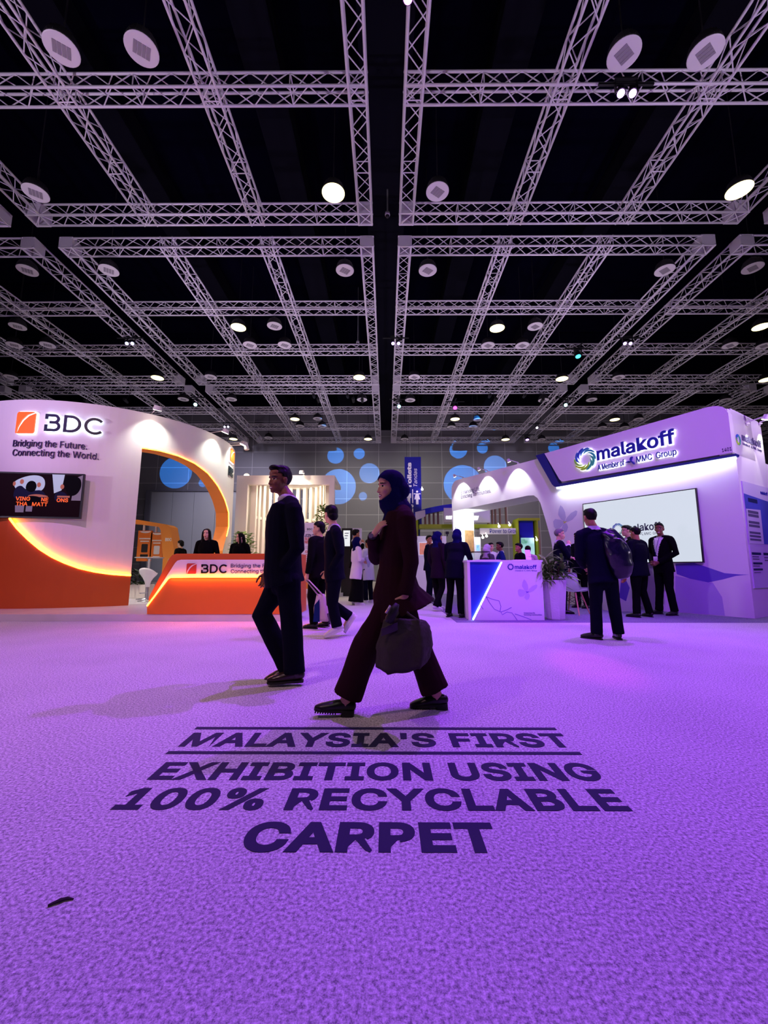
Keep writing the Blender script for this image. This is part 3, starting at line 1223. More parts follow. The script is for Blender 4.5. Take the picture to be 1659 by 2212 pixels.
# little arm spotlights on the rim of the wall
def arm_spot(p, n, aim, label, power=60, col=COOL, L=0.35, size=0.075, face=None, ang=95, group='arm spotlights on the curved wall', blend=0.8):
    """spotlight at the end of an arm: p = foot on the rim, n = outward direction, aim = direction of the light"""
    p, n, aim = V(p), V(n), V(aim).normalized()
    o = thing('arm_spotlight', p, label, 'spotlight', group)
    q = p + n * L + V((0, 0, 0.06))
    bm = bmesh.new()
    pipe(bm, [p + V((0, 0, -0.03)), p + V((0, 0, 0.05)), q + V((0, 0, 0.02))], 0.012, 6)
    box(bm, p + V((-0.03, -0.03, 0.0)), p + V((0.03, 0.03, 0.03)))
    mk('arm', bm, m_spotw, o)
    bm = bmesh.new()
    cyl(bm, q - aim * 0.05, q + aim * 0.05, size * 0.75, size, 14)
    mk('head', bm, m_spotw, o)
    bm = bmesh.new()
    cyl(bm, q + aim * 0.048, q + aim * 0.055, size * 0.9, seg=14)
    mk('glowing_face', bm, face or m_spotlit, o)
    if power:
        spot('spotlight_beam', q + aim * 0.07, q + aim, power, col, ang, blend, 0.03, parent=o)
    return o


for u, v, lab in ((325, 886, 'arm spotlight on the curved white rim, nearest one'), (461, 928, 'arm spotlight on the curved white rim, second from the front'), (499, 949, 'arm spotlight on the curved white rim, at the far turn')):
    s, _ = drum.uv(min(u, 505), 960)
    p = drum.pt(s, ZT, -0.12)
    n = (drum.pt(s, 0, 1) - drum.pt(s, 0, 0)).normalized()
    arm_spot(p, n, -n * 0.42 + V((0, 0, -1)), lab, 80, (0.95, 1.0, 0.86), 0.48, 0.10)
s = drum.uv(120, 960)[0]
p = drum.pt(s - 3.4, ZT, -0.12)
n = (drum.pt(s - 3.4, 0, 1) - drum.pt(s - 3.4, 0, 0)).normalized()
spot('stand_fill', drum.pt(0.2 * drum.R, ZT - 0.1, -0.9), drum.pt(0.5 * drum.R, 0, -0.9), 420, (1.0, .96, .92), 120, .8, .1, parent=wall)  # unseen spot added to brighten the inside of the curved stand
# white camera-like fitting pointing right at the drum's far end
p = drum.pt(1.72 * drum.R, ZT, -0.15)
o = thing('rim_fitting', p, 'small white fitting on a bracket sticking out right of the curved wall', 'bracket')
bm = bmesh.new(); pipe(bm, [p - V((0, 0, .02)), p + V((0, 0, .06)), p + V((.55, -.1, .06))], 0.02, 6); mk('bracket', bm, m_spotw, o)
bm = bmesh.new(); cyl(bm, p + V((.55, -.1, .12)), p + V((.60, -.1, -.10)), 0.06, 0.07, 12); mk('head', bm, m_spotw, o)

# ------------------------------------------------------------------ reception counter
cp = Plane((0, y0 + 0.03, 0), (1, 0, 0))
CMp = cp.mp()
cpt = lambda px: [cp.uv(u, v) for u, v in px]
cnt = thing('reception_counter', cp.pt(cp.uv(480, 1300)[0], PT), 'orange reception counter with slanted left end and glowing light line', 'counter')
shell = [(320, 1327), (322, 1290), (366, 1206), (372, 1199), (381, 1196), (645, 1196), (645, 1327)]
S_ = cpt(shell)
S_ = [(s, max(z, PT)) for s, z in S_]
S_[0] = (S_[0][0], PT); S_[-1] = (S_[-1][0], PT)
bm = bmesh.new()
slab(bm, S_, CMp, -0.70, 0.0)
mk('counter_body', bm, m_dorange, cnt)
band = cpt([(323, 1303), (379, 1216), (384, 1211), (392, 1209), (640, 1209), (640, 1246), (371, 1246), (366, 1249)])
bm = bmesh.new()
slab(bm, band, CMp, 0.001, 0.012)
mk('white_band', bm, m_white, cnt)
low = cpt([(321, 1326), (321, 1310), (367, 1251), (372, 1248), (640, 1248), (640, 1326)])
low = [(s, max(z, PT + 0.002)) for s, z in low]
bm = bmesh.new()
slab(bm, low, CMp, 0.001, 0.05)
mk('lower_panel', bm, m_orange, cnt)
led = cpt([(321, 1309), (344, 1279), (366, 1250), (372, 1247), (420, 1246.5), (500, 1246.5), (640, 1246.5)])
bm = bmesh.new()
pipe(bm, [CMp(s, z + 0.004, 0.048) for s, z in led], 0.013, 6)
mk('counter_light_line', bm, m_led_o, cnt)
a, b = cp.uv(372, 1247), cp.uv(640, 1247)
area('counter_glow', CMp((a[0] + b[0]) / 2, a[1] - .01, .066), CMp((a[0] + b[0]) / 2, PT - .5, 1.2), 16, (1.0, .22, .05), b[0] - a[0], .02, parent=cnt)
x, z = cp.uv(403, 1239.5); x1, z1 = cp.uv(426, 1217)
m_redo = mat('emblem_red_orange', '#b83420', 0.5)
emblem(CMp, x, z, (x1 - x), z1 - z, cnt, 0.012, 0.006, m_redo, m_white)
x, z = cp.uv(435, 1238.5); x1, z1 = cp.uv(491, 1219)
big_letters(CMp, x, x1, z, z1 - z, m_black, cnt, 0.012, 0.022, 'counter_letters', t=0.17 * (z1 - z))
for s, vb, vc, ur in (('Bridging the Future.', 1226, 1218, 604), ('Connecting the World.', 1238, 1230, 617)):
    x, z = cp.uv(499, vb); x1, z1 = cp.uv(ur, vc)
    text('counter_slogan', s, CMp, x, x1, z, z1 - z, m_violet_t, cnt, bold=0.004, depth=0.004, d=0.012)

# ------------------------------------------------------------------ furniture inside the stand
q = V((PY(317, 1286, 10.3).x, 10.3, PT))
st = thing('bar_stool', q, 'white moulded bar stool with chrome base at the left end of the counter', 'stool')
bm = bmesh.new(); lathe(bm, [(0.19, 0.0), (0.19, 0.012), (0.05, 0.03), (0.03, 0.06), (0.028, 0.40), (0.02, 0.42)], q, 20); mk('chrome_base', bm, m_metal, st, True)
bm = bmesh.new(); pipe(bm, [q + V((0, 0, .2)), q + V((.1, -.16, .2)), q + V((-.02, -.2, .2)), q + V((-.1, -.14, .2)), q + V((0, 0, .2))], 0.009, 6); mk('footrest', bm, m_metal, st)
bm = bmesh.new()
prof = [(0.05, 0.34), (0.06, 0.42), (0.075, 0.48), (0.12, 0.56), (0.17, 0.61), (0.20, 0.65), (0.205, 0.68), (0.19, 0.685), (0.16, 0.65), (0.10, 0.60), (0.0, 0.58)]
lathe(bm, prof, q, 24)
for v in bm.verts:
    h = v.co.z - q.z
    if h > 0.5:
        k = (h - 0.5) / 0.19
        back = max(0, -(v.co.y - q.y)) / 0.2
        v.co.z += 0.13 * k * back
mk('seat_shell', bm, mat('white_plastic', '#ece9ea', 0.3), st, True)
q = V((PY(318, 1268, 10.95).x, 10.95, PT))
tb = thing('high_table', q, 'high round glass table behind the white bar stool', 'table')
bm = bmesh.new(); lathe(bm, [(0.24, 0.0), (0.24, 0.012), (0.04, 0.03), (0.03, 1.02), (0.07, 1.06), (0.0, 1.06)], q, 20); mk('pedestal', bm, m_metal, tb, True)
bm = bmesh.new(); lathe(bm, [(0.0, 1.06), (0.34, 1.06), (0.35, 1.07), (0.34, 1.082), (0.0, 1.082)], q, 32); mk('table_top', bm, mat('glass_top', '#b9b4b4', 0.1, 0.1), tb)


def leaf(bm, p, d, L, w, droop=0.4, seg=4, nrm=None):
    """a bent blade of a leaf"""
    d = V(d).normalized()
    sd = d.cross(V((0, 0, 1)))
    sd = sd.normalized() if sd.length > 1e-3 else V((1, 0, 0))
    prev = None
    q = V(p)
    for i in range(seg + 1):
        t = i / seg
        ww = w * math.sin(PI * (0.12 + 0.86 * t)) * 0.5
        a, b = bm.verts.new(q - sd * ww + V((0, 0, ww * .3))), bm.verts.new(q + sd * ww + V((0, 0, ww * .3)))
        c = bm.verts.new(q)
        if prev:
            bm.faces.new((prev[0], prev[2], c, a)); bm.faces.new((prev[2], prev[1], b, c))
        prev = (a, b, c)
        q = q + d * (L / seg)
        d = (d + V((0, 0, -droop / seg))).normalized()


m_leafd = mat('dark_green_leaf', '#2c4526', 0.5, var=0.3, bscale=9)
m_leafl = mat('fresh_green_leaf', '#6f9a3c', 0.5, var=0.35, bscale=8)
m_stem = mat('brown_stem', '#4a3826', 0.8)
m_pink = mat('planter_cream', '#e8dccf', 0.6)


def bush(name, p, r, h, n, ml, label, cat, L=0.12, w=0.05, stems=5, z_lo=0.0, pot=None, seed=1):
    rnd = random.Random(seed)
    o = thing(name, p, label, cat)
    bs, bl = bmesh.new(), bmesh.new()
    for k in range(stems):
        a = 2 * PI * k / stems + rnd.random()
        top = V(p) + V((math.cos(a) * r * 0.55, math.sin(a) * r * 0.55, h * (0.72 + 0.25 * rnd.random())))
        pipe(bs, [V(p) + V((math.cos(a) * .03, math.sin(a) * .03, z_lo * 0)), (V(p) + top) / 2 + V((rnd.uniform(-.05, .05), rnd.uniform(-.05, .05), 0)), top], [0.012, 0.009, 0.004], 5)
    for k in range(n):
        t = rnd.random() ** 0.8
        a = rnd.uniform(0, 2 * PI)
        rr_ = r * (0.35 + 0.65 * math.sin(PI * min(1, 0.15 + 0.8 * t))) * math.sqrt(rnd.random())
        q = V(p) + V((math.cos(a) * rr_, math.sin(a) * rr_, z_lo + (h - z_lo) * t))
        d = V((math.cos(a) + rnd.uniform(-.5, .5), math.sin(a) + rnd.uniform(-.5, .5), rnd.uniform(-.2, .9)))
        leaf(bl, q, d, L * rnd.uniform(.7, 1.3), w * rnd.uniform(.8, 1.2), rnd.uniform(.2, .9))
    mk('stems', bs, m_stem, o)
    mk('foliage', bl, ml, o, recalc=False)
    if pot:
        bmp = bmesh.new()
        pot(bmp)
        mk('planter_box', bmp, m_pink, o)
    return o


q = V((PY(299, 1262, 11.5).x, 11.5, PT))
bush('boxed_plant', q, 0.26, 0.72, 170, m_leafd, 'dark green bush in a cream planter box behind the bar stool', 'plant', 0.15, 0.07, 5, 0.33,
     lambda b: box(b, q + V((-.34, -.2, 0.0)), q + V((.34, .2, .36)), bev=0.01), 3)

# orange display arch with two hanging boards
ya = 13.1
ap = Plane((0, ya, 0), (1, 0, 0))
apm = ap.mp()
arch = thing('display_arch', ap.pt(ap.uv(345, 1200)[0], PT), 'orange display arch with two hanging boards, seen through the opening', 'display')
O_ = [ap.uv(u, v) for u, v in ((250, 1117), (300, 1123), (360, 1133), (367, 1138), (376, 1188))] 
O_ += [(O_[-1][0] + 0.14, PT), (ap.uv(352, 1200)[0], PT)]
O_ += [ap.uv(u, v) for u, v in ((352, 1205), (347, 1145), (343, 1138), (300, 1132), (250, 1127))]
bm = bmesh.new(); slab(bm, O_, apm, -0.5, 0.0); mk('arch_frame', bm, m_oredge, arch)
for uu in (303, 330):
    x, z = ap.uv(uu, 1132)
    z2 = ap.uv(uu, 1150)[1]
    bm = bmesh.new(); box(bm, (x - .025, ya + .2, z2), (x + .025, ya + .25, z + 0.05)); mk('hanger', bm, m_white, arch)
for (ua, ub), (va, vb) in (((291, 317), (1145, 1212)), ((319, 343), (1149, 1205))):
    (x0, z1), (x1, z0) = ap.uv(ua, va), ap.uv(ub, vb)
    bm = bmesh.new(); box(bm, (x0, ya + .2, z0), (x1, ya + .24, z1)); brd = mk('hanging_board', bm, m_orange, arch)
    f = lambda s, z, d: V((s, ya + .2 - d, z))
    w_ = x1 - x0
    bm = bmesh.new(); slab(bm, [(x0 + .05, z1 - .28), (x1 - .05, z1 - .28), (x1 - .05, z1 - .24), (x0 + .05, z1 - .24)], f, 0.001, 0.003)
    slab(bm, [(x0 + .09, z1 - .36), (x1 - .09, z1 - .36), (x1 - .09, z1 - .325), (x0 + .09, z1 - .325)], f, 0.001, 0.003)
    slab(bm, arc((x0 + x1) / 2, z1 - .02, w_ * .38, .06, 180, 360, 8), f, 0.001, 0.003)
    mk('board_lines', bm, m_white, brd)
    bm = bmesh.new(); slab(bm, rrect(x0 + w_ * .3, z1 - .70, x0 + w_ * .75, z1 - .43, .03), f, 0.001, 0.003)
    slab(bm, rrect(x0 + w_ * .25, z1 - .84, x0 + w_ * .8, z1 - .76, .02), f, 0.001, 0.003)
    mk('board_picture', bm, m_black if ua < 300 else m_white, brd)
x, z = ap.uv(357, 1169); x1, z1 = ap.uv(371, 1162)
text('arch_letters', 'BDC', apm, x, x1, z, z1 - z, m_white, arch, bold=0.03)

# ------------------------------------------------------------------ roll-up banner
q = PY(672, 1276, 12.2)
rp = Plane((0, q.y, 0), (1, 0.12, 0))
rm = rp.mp()
ban = thing('rollup_banner', rp.pt(rp.uv(668, 1200)[0], 0), 'white roll-up banner with orange foot behind the walking man', 'banner')
bx0, bx1 = rp.uv(640, 1200)[0], rp.uv(692, 1200)[0]
bz0, bz1 = 0.20, rp.uv(660, 1129)[1]
gz = max(0.0, bz0 - 0.1)
bm = bmesh.new(); slab(bm, [(bx0, bz0), (bx1, bz0), (bx1, bz1), (bx0, bz1)], rm, -0.004, 0.0); fab = mk('banner_sheet', bm, mat('banner_white', '#e6e0ea', 0.6), ban)
bm = bmesh.new(); slab(bm, [(bx0 - .03, 0.125), (bx1 + .03, 0.125), (bx1 + .03, bz0), (bx0 - .03, bz0)], rm, -0.09, 0.03); mk('base_bar', bm, m_metal, ban)
zz = [rp.uv(660, v)[1] for v in (1228, 1240, 1272)]
bm = bmesh.new(); slab(bm, [(bx0 + .002, zz[2]), (bx1 - .002, zz[2]), (bx1 - .002, zz[1] - .02), (bx0 + .25, zz[1]), (bx0 + .002, zz[0] + .12)], rm, 0.001, 0.002); mk('orange_foot', bm, mat('banner_orange', '#e08a2a', 0.6), fab)
m_red = mat('banner_red', '#c8402c', 0.6)
for s, v0, v1, ul, ur, mm in (('JOIN OUR', 1160, 1153, 658, 686, m_violet_t), ('SUPPLIER', 1167, 1160.5, 658, 685, m_red), ('NETWORK', 1174, 1167.5, 658, 687, m_red)):
    a, z0 = rp.uv(ul, v0); b, z1 = rp.uv(ur, v1)
    text('banner_text', s, rm, a, b, z0, (z1 - z0) * .92, mm, fab, bold=0.03, depth=0.001)
a, z0 = rp.uv(663, 1145.5); b, z1 = rp.uv(675, 1141)
text('banner_text', 'BDC', rm, a, b, z0, z1 - z0, m_letter, fab, bold=0.02, depth=0.001)
bm = bmesh.new(); bm2 = bmesh.new()
for v in (1192, 1200, 1208, 1217):
    a, z0 = rp.uv(662, v)
    L_, R_ = ribbon(arc(a, z0, .028, .028, 0, 345, 18), .014)
    slab(bm, L_ + R_[::-1], rm, 0.001, 0.002)
    for dz, w_ in ((.012, .16), (-.014, .2)):
        slab(bm2, [(a + .06, z0 + dz - .005), (a + .06 + w_, z0 + dz - .005), (a + .06 + w_, z0 + dz + .005), (a + .06, z0 + dz + .005)], rm, 0.001, 0.002)
for v, w_ in ((1148.5, .22), (1181, .25), (1184, .29)):
    a, z0 = rp.uv(659, v)
    slab(bm2, [(a, z0 - .005), (a + w_, z0 - .005), (a + w_, z0 + .005), (a, z0 + .005)], rm, 0.001, 0.002)
mk('banner_rings', bm, m_red, fab); mk('banner_small_print', bm2, mat('small_print_grey', '#8a84a0', 0.6), fab)
q = PZ(652, 1279, PT)
o = thing('floor_uplight', q, 'small orange uplight on the platform edge behind the walking man', 'spotlight')
bm = bmesh.new(); lathe(bm, [(.05, 0), (.05, .03), (.03, .06), (.03, .10), (.07, .15), (.08, .19)], q, 14); mk('body', bm, m_orange, o, True)
bm = bmesh.new(); lathe(bm, [(0.0, .19), (.07, .192), (0.0, .195)], q, 14); mk('lens', bm, m_led_o, o)

# ------------------------------------------------------------------ white slatted rotunda behind
yr = 13.4
kp = Plane((0, yr, 0), (1, 0, 0))
km = kp.mp()
rot = thing('slatted_pavilion', kp.pt(kp.uv(617, 1200)[0], PT), 'cream pavilion with a ring of tall white slats behind the counter', 'pavilion')
K = lambda u, v: kp.uv(u, v)
xa, zt_ = K(512, 1027); xb, _ = K(723, 1027); zi = K(600, 1050)[1]
xc = (K(536, 1050)[0] + K(712, 1050)[0]) / 2
# fascia and corner posts
bm = bmesh.new()
box(bm, (xa, yr, zi + 0.05), (xb, yr + 0.16, zt_)); 
box(bm, (K(711, 1050)[0], yr, PT), (xb, yr + 0.16, zi + 0.05)); box(bm, (xa, yr, PT), (K(535, 1050)[0], yr + 0.16, zi + 0.05))
box(bm, (xa, yr + .16, PT), (xa + .1, yr + 2.0, zt_)); 
mk('front_frame', bm, m_cream, rot)
R_ = (K(706, 1050)[0] - K(542, 1050)[0]) / 2
cy_ = yr + 0.30
bm = bmesh.new()
ringo = [(xa, cy_ - .1), (xb, cy_ - .1), (xb, cy_ + R_ + .3), (xa, cy_ + R_ + .3)]
slab(bm, ringo, lambda s, z, d: V((s, z, d)), zt_ - 0.14, zt_, holes=[arc(xc, cy_ + .75, R_ * .86, .62, 0, 360, 32)[:-1]])
mk('ceiling_ring', bm, m_cream, rot)
for k in range(15):
    a = math.radians(176 - k * 172 / 14)
    c = V((xc + R_ * math.cos(a), cy_ + R_ * math.sin(a) * 0.95, 0))
    t = V((-math.sin(a), math.cos(a), 0)); n = V((math.cos(a), math.sin(a), 0))
    M_ = Matrix((( t.x, n.x, 0, c.x), (t.y, n.y, 0, c.y), (0, 0, 1, 0), (0, 0, 0, 1)))
    bm = bmesh.new(); box(bm, (-.06, -.09, PT), (.06, .09, zt_ - .15), M_); mk('slat', bm, m_cream, rot)
zr = K(660, 1117)[1]; zr2 = K(660, 1094)[1]
bm = bmesh.new()
prev = None
for k in range(25):
    a = math.radians(178 - k * 176 / 24)
    row = []
    for rr_, h in ((R_ - .05, zr), (R_ + .05, zr), (R_ + .05, zr + .1), (R_ - .05, zr + .1)):
        row.append(bm.verts.new((xc + rr_ * math.cos(a), cy_ + rr_ * .95 * math.sin(a), h)))
    if prev:
        for i in range(4):
            bm.faces.new((prev[i], prev[(i + 1) % 4], row[(i + 1) % 4], row[i]))
    prev = row
mk('rail', bm, m_cream, rot)
bm = bmesh.new()
prev = None
for k in range(12):              # solid backing behind the right-hand slats
    a = math.radians(74 - k * 72 / 11)
    row = [bm.verts.new((xc + (R_ + .1) * math.cos(a), cy_ + (R_ + .1) * .95 * math.sin(a), h)) for h in (PT, zr2 - .28, zr2, zt_ - .15)]
    if prev:
        for i in (0, 2):
            bm.faces.new((prev[i], prev[i + 1], row[i + 1], row[i]))
        if k % 3 == 0:
            bm.faces.new((prev[1], prev[2], row[2], row[1]))
    prev = row
r = bmesh.ops.solidify(bm, geom=bm.faces[:], thickness=0.03)
mk('backing', bm, m_cream, rot)
area('pavilion_light', (xc, cy_ + .4, zt_ - .16), (xc, cy_ + .8, 0), 40, (1.0, 0.86, 0.66), 1.6, 0.5, parent=rot)
spot('pavilion_wash', (xc, cy_ - 1.4, 4.35), (xc, cy_ + 1.2, 2.6), 130, (1.0, 0.86, 0.68), 95, 0.8, 0.1, parent=rot)
arm_spot((K(655, 1026)[0], yr + .1, zt_), (0, -1, 0), (0, .25, -1), 'arm spotlight on top of the cream pavilion front', 90, (1.0, .93, .75), 0.35, 0.09, group=None)
arm_spot((K(528, 1000)[0], yr + .6, zt_), (0, -1, 0), (0.1, -.7, -.5), 'bright arm spotlight facing forward at the left corner of the pavilion', 30, (1.0, .95, .8), 0.3, 0.10, group=None)

q = V((K(570, 1200)[0], 11.4, PT))
bush('climbing_plant', q, 0.40, 1.75, 560, m_leafl, 'tall fresh green leafy plant on a stake behind the walking man', 'plant', 0.11, 0.07, 6, 0.1, None, 5)
q = V((K(592, 1200)[0] * .86, 11.6, PT))
o = thing('floor_lamp', q, 'orange globe lamp glowing above the tall green plant', 'lamp')
zc = tanv(1107) * 11.6 + CAMH
bm = bmesh.new(); lathe(bm, [(.14, 0), (.14, .02), (.015, .03), (.015, zc - PT - .1)], q, 16); mk('pole', bm, m_metal, o, True)
bm = bmesh.new(); ell(bm, (q.x, q.y, zc), (.15, .15, .13)); mk('globe', bm, mat('globe_orange', '#f0a028', 0.4, emit=2.2, ecol='#ff9a20'), o, True)
q = V((K(696, 1200)[0] * .93, 12.4, PT))
bush('tall_plant', q, 0.22, 2.65, 300, m_leafl, 'slim tall plant beside the roll-up banner', 'plant', 0.12, 0.07, 4, 1.2, None, 9)
# ================================================================== RIGHT STAND (lavender white, slanted in plan)
m_lav = mat('white_lavender_laminate', '#e6dfe6', 0.5)
m_navy = mat('navy_edge', '#120c78', 0.45)
m_blue = mat('royal_blue_panel', '#1220b4', 0.5)
m_letb = mat('royal_blue_letter', '#16139a', 0.4)
m_letw = mat('letter_white_glow', '#ffffff', 0.4, emit=1.5, ecol='#f4f6ff')
m_led_w = mat('white_led', '#f2fbff', 0.4, emit=5.0, ecol='#dcf2ff')
m_greyt = mat('grey_violet_print', '#5b5578', 0.6)

cA = PZ(1631, 1337, 0)                        # near right corner on the floor
# direction of the front face: it runs back to the left
tA = tanv(870, 1574)
zT = PY(1574, 880, cA.y).z
zTop = zT
dL = ray(975, 1040)
tB = (zTop - CAMH) / dL.z
cB = EYE + dL * tB
face = Plane((cB.x, cB.y, 0), (cA.x - cB.x, cA.y - cB.y, 0))      # reading direction: far left -> near right
FM = face.mp()
U = face.uv
sR = (V((cA.x, cA.y, 0)) - face.O).dot(face.X)
fp = lambda px, off=0.0: [U(u, v, off) for u, v in px]
rw = thing('slanted_stand_wall', face.pt(sR * .6, 0), 'lavender white stand wall with sloping header, screen and arched gateway', 'stand wall')
THK = 1.0
# outline of the wall with the arched gateway
gate = [(U(979, 1200)[0], 0.0), U(979, 1104), U(1060, 1087.5), U(1140, 1070.5), U(1153, 1070), U(1161, 1076), U(1167, 1086), U(1178, 1122), U(1190, 1165), (U(1216, 1335)[0], 0.0)]
z1 = max(z for s, z in gate)
rT = 0.30
top = [(sR, 0), (sR, zTop - 0.02)] + [(0.0 + rT, zTop)] + arc(rT, zTop - rT, rT, rT, 95, 180, 6) + [(0.0, 0.0)]
bm = bmesh.new()
slab(bm, top + gate, FM, -THK, 0.0)
mk('wall_shell', bm, m_lav, rw)
# sloping header: navy edge on the left and below, lavender face
hoff = 0.16
bm = bmesh.new()
H_ = fp([(1157, 984), (1175, 979), (1207, 1045), (1590, 980), (1589, 985), (1202, 1052), (1197, 1051), (1192, 1046)], hoff)
slab(bm, H_, FM, 0.001, hoff)
mk('header_edge', bm, m_navy, rw)
bm = bmesh.new()
hd = fp([(1176, 979.5), (1530, 879), (1545, 877), (1558, 878), (1566, 882), (1573, 893), (1583, 977), (1217, 1040), (1212, 1039), (1208, 1035)], hoff + 0.02)
slab(bm, hd, FM, 0.001, hoff + 0.02)
mk('header_face', bm, m_lav, rw)
bm = bmesh.new()
a, b = U(1204, 1053, hoff * .5), U(1590, 988, hoff * .5)
pipe(bm, [FM(a[0], a[1] - .01, .09), FM(b[0], b[1] - .01, .09)], 0.035, 8)
mk('header_light_line', bm, m_led_w, rw)
area('header_light', FM((a[0] + b[0]) / 2, (a[1] + b[1]) / 2 - .06, .11), FM((a[0] + b[0]) / 2, 0, -0.15), 20, (.86, .95, 1.0), b[0] - a[0], 0.05, parent=rw)


# swirl emblem: curved blades around a ring, blue to teal to green
BC = ['#2f8fa6', '#2f9f98', '#35a58e', '#3aa88a', '#9ccc30', '#b6dc28', '#8cc84a', '#2a50b4', '#2438b0', '#2a70b4']


def swirl(f, cx, cz, R, parent, d0, d1, white=True, mono=None, name='swirl_emblem'):
    nb = 10
    obs = {}
    root = None
    for k in range(nb):
        a0 = math.radians(100 - k * 36)
        L, Rr = [], []
        for i in range(9):
            t = i / 8
            r = R * (0.50 + 0.50 * t)
            a = a0 - 1.25 * t
            w = 0.34 * math.sin(PI * (0.10 + 0.88 * (1 - t) ** .8)) * (0.7 + .5 * t)
            L.append((cx + r * math.cos(a + w * .8), cz + r * math.sin(a + w * .8)))
            Rr.append((cx + r * math.cos(a - w * .8), cz + r * math.sin(a - w * .8)))
        pl = L + Rr[::-1]
        if white:
            bm = obs.setdefault('w', bmesh.new())
            q = [(cx + (x - cx) * 1.0, cz + (z - cz) * 1.0) for x, z in pl]
            c0 = (sum(x for x, z in q) / len(q), sum(z for x, z in q) / len(q))
            q = [(c0[0] + (x - c0[0]) * 1.10 + R * .035, c0[1] + (z - c0[1]) * 1.10 - R * .035) for x, z in q]
            slab(bm, q, f, d0, d0 + (d1 - d0) * .55)
        bm = bmesh.new()
        slab(bm, pl, f, d0 + ((d1 - d0) * .55 if white else 0), d1)
        c = mono or BC[k]
        m_ = mat('swirl_' + c.strip('#'), c, 0.45, emit=0.0 if mono else 0.12)
        if root is None:
            root = mk(name, bm, m_, parent)
        else:
            mk('swirl_blade', bm, m_, root if parent.type == 'EMPTY' else parent)
    if white:
        mk('swirl_sides', obs['w'], m_letw, root if parent.type == 'EMPTY' else parent)


def tri_mark(f, cx, cz, R, parent, d0, d1, m):
    bm = bmesh.new()
    for a, P in ((62, [(.05, -.05), (.35, .22), (.75, .26), (1.05, .05), (.6, .02)]), (190, [(.02, .06), (.4, .2), (1.15, -.05), (.6, -.12), (.3, -.12)]), (-48, [(.05, .05), (.4, .24), (.85, .2), (1.1, -.12), (.6, -.02)])):
        a = math.radians(a)
        c, s = math.cos(a), math.sin(a)
        slab(bm, [(cx + R * (x * c - y * s), cz + R * (x * s + y * c)) for x, y in P], f, d0, d1)
    mk('tri_mark', bm, m, parent)


def wordmark(f, x0, x1, z0, h, parent, d, depth, m, mh=None, sub=True, msub=None, zsub=None, hsub=None):
    """the big name, with white lit sides, and the small second line"""
    if mh:
        text('letter_sides', 'malakoff', f, x0 + h * .05, x1 + h * .05, z0 - h * .05, h, mh, parent, bold=0.045, d=d, depth=depth * .6)
    text('name_letters', 'malakoff', f, x0, x1, z0, h, m, parent, bold=0.018, d=d + (depth * .6 if mh else 0), depth=depth * .4 if mh else depth)
    if sub:
        ms = msub or m
        hs = hsub or h * .36
        zs = zsub or z0 - h * .62
        W = x1 - x0
        for s, a, b in (('A Member of', 0.0, 0.37), ('MMC', .53, .72), ('Group', .77, 1.0)):
            if mh:
                text('letter_sides', s, f, x0 + W * a + hs * .06, x0 + W * b + hs * .06, zs - hs * .06, hs, mh, parent, bold=0.035, d=d, depth=depth * .5)
            text('small_letters', s, f, x0 + W * a, x0 + W * b, zs, hs, ms, parent, bold=0.005, d=d + (depth * .5 if mh else 0), depth=depth * .4)
        tri_mark(f, x0 + W * .45, zs + hs * .5, hs * .75, parent, d, d + depth, ms)


hd_off = hoff + 0.02
c = U(1266, 992, hd_off); e = U(1246, 993, hd_off)
eT, eB = U(1266, 968, hd_off)[1], U(1266, 1017, hd_off)[1]
swirl(FM, c[0], (eT + eB) / 2, (eT - eB) / 2, rw, hd_off + .002, hd_off + .07)
x0, z0 = U(1293, 995, hd_off); x1, _ = U(1461, 950, hd_off)
zc = U(1350, 952, hd_off)[1]; zb = U(1350, 983, hd_off)[1]
zs = U(1340, 1006, hd_off)[1]; zs2 = U(1340, 993, hd_off)[1]
wordmark(FM, x0, x1, zb, (zc - zb) * .92, rw, hd_off + .002, .07, m_letb, m_letw, zsub=zs - .02, hsub=(zs2 - zs) * .95)
x0, z0 = U(1560, 978, hd_off); x1, z1_ = U(1580, 966, hd_off)
text('stand_number', '1401', FM, x0, x1, U(1570, 975, hd_off)[1], U(1570, 967, hd_off)[1] - U(1570, 975, hd_off)[1], m_violet_t, rw, bold=.02, depth=.002, d=hd_off)
# slogan on the gateway beam
for s, vl, ul, ur, hh in (('Enhancing Life,', 1068, 996, 1037, 8), ('Enriching Communities.', 1077.5, 996, 1061, 8)):
    x0, zb = U(ul, vl); x1, _ = U(ur, vl - 8)
    text('slogan_letters', s, FM, x0, x1, zb, U(ul, vl - hh)[1] - zb, m_greyt, rw, bold=.005, depth=.003)
# white butterfly printed on the wall, and the printed wave at its foot
m_fly = mat('butterfly_print', '#b9b4d2', 0.55)
m_fly2 = mat('butterfly_core', '#c8c86a', 0.55)


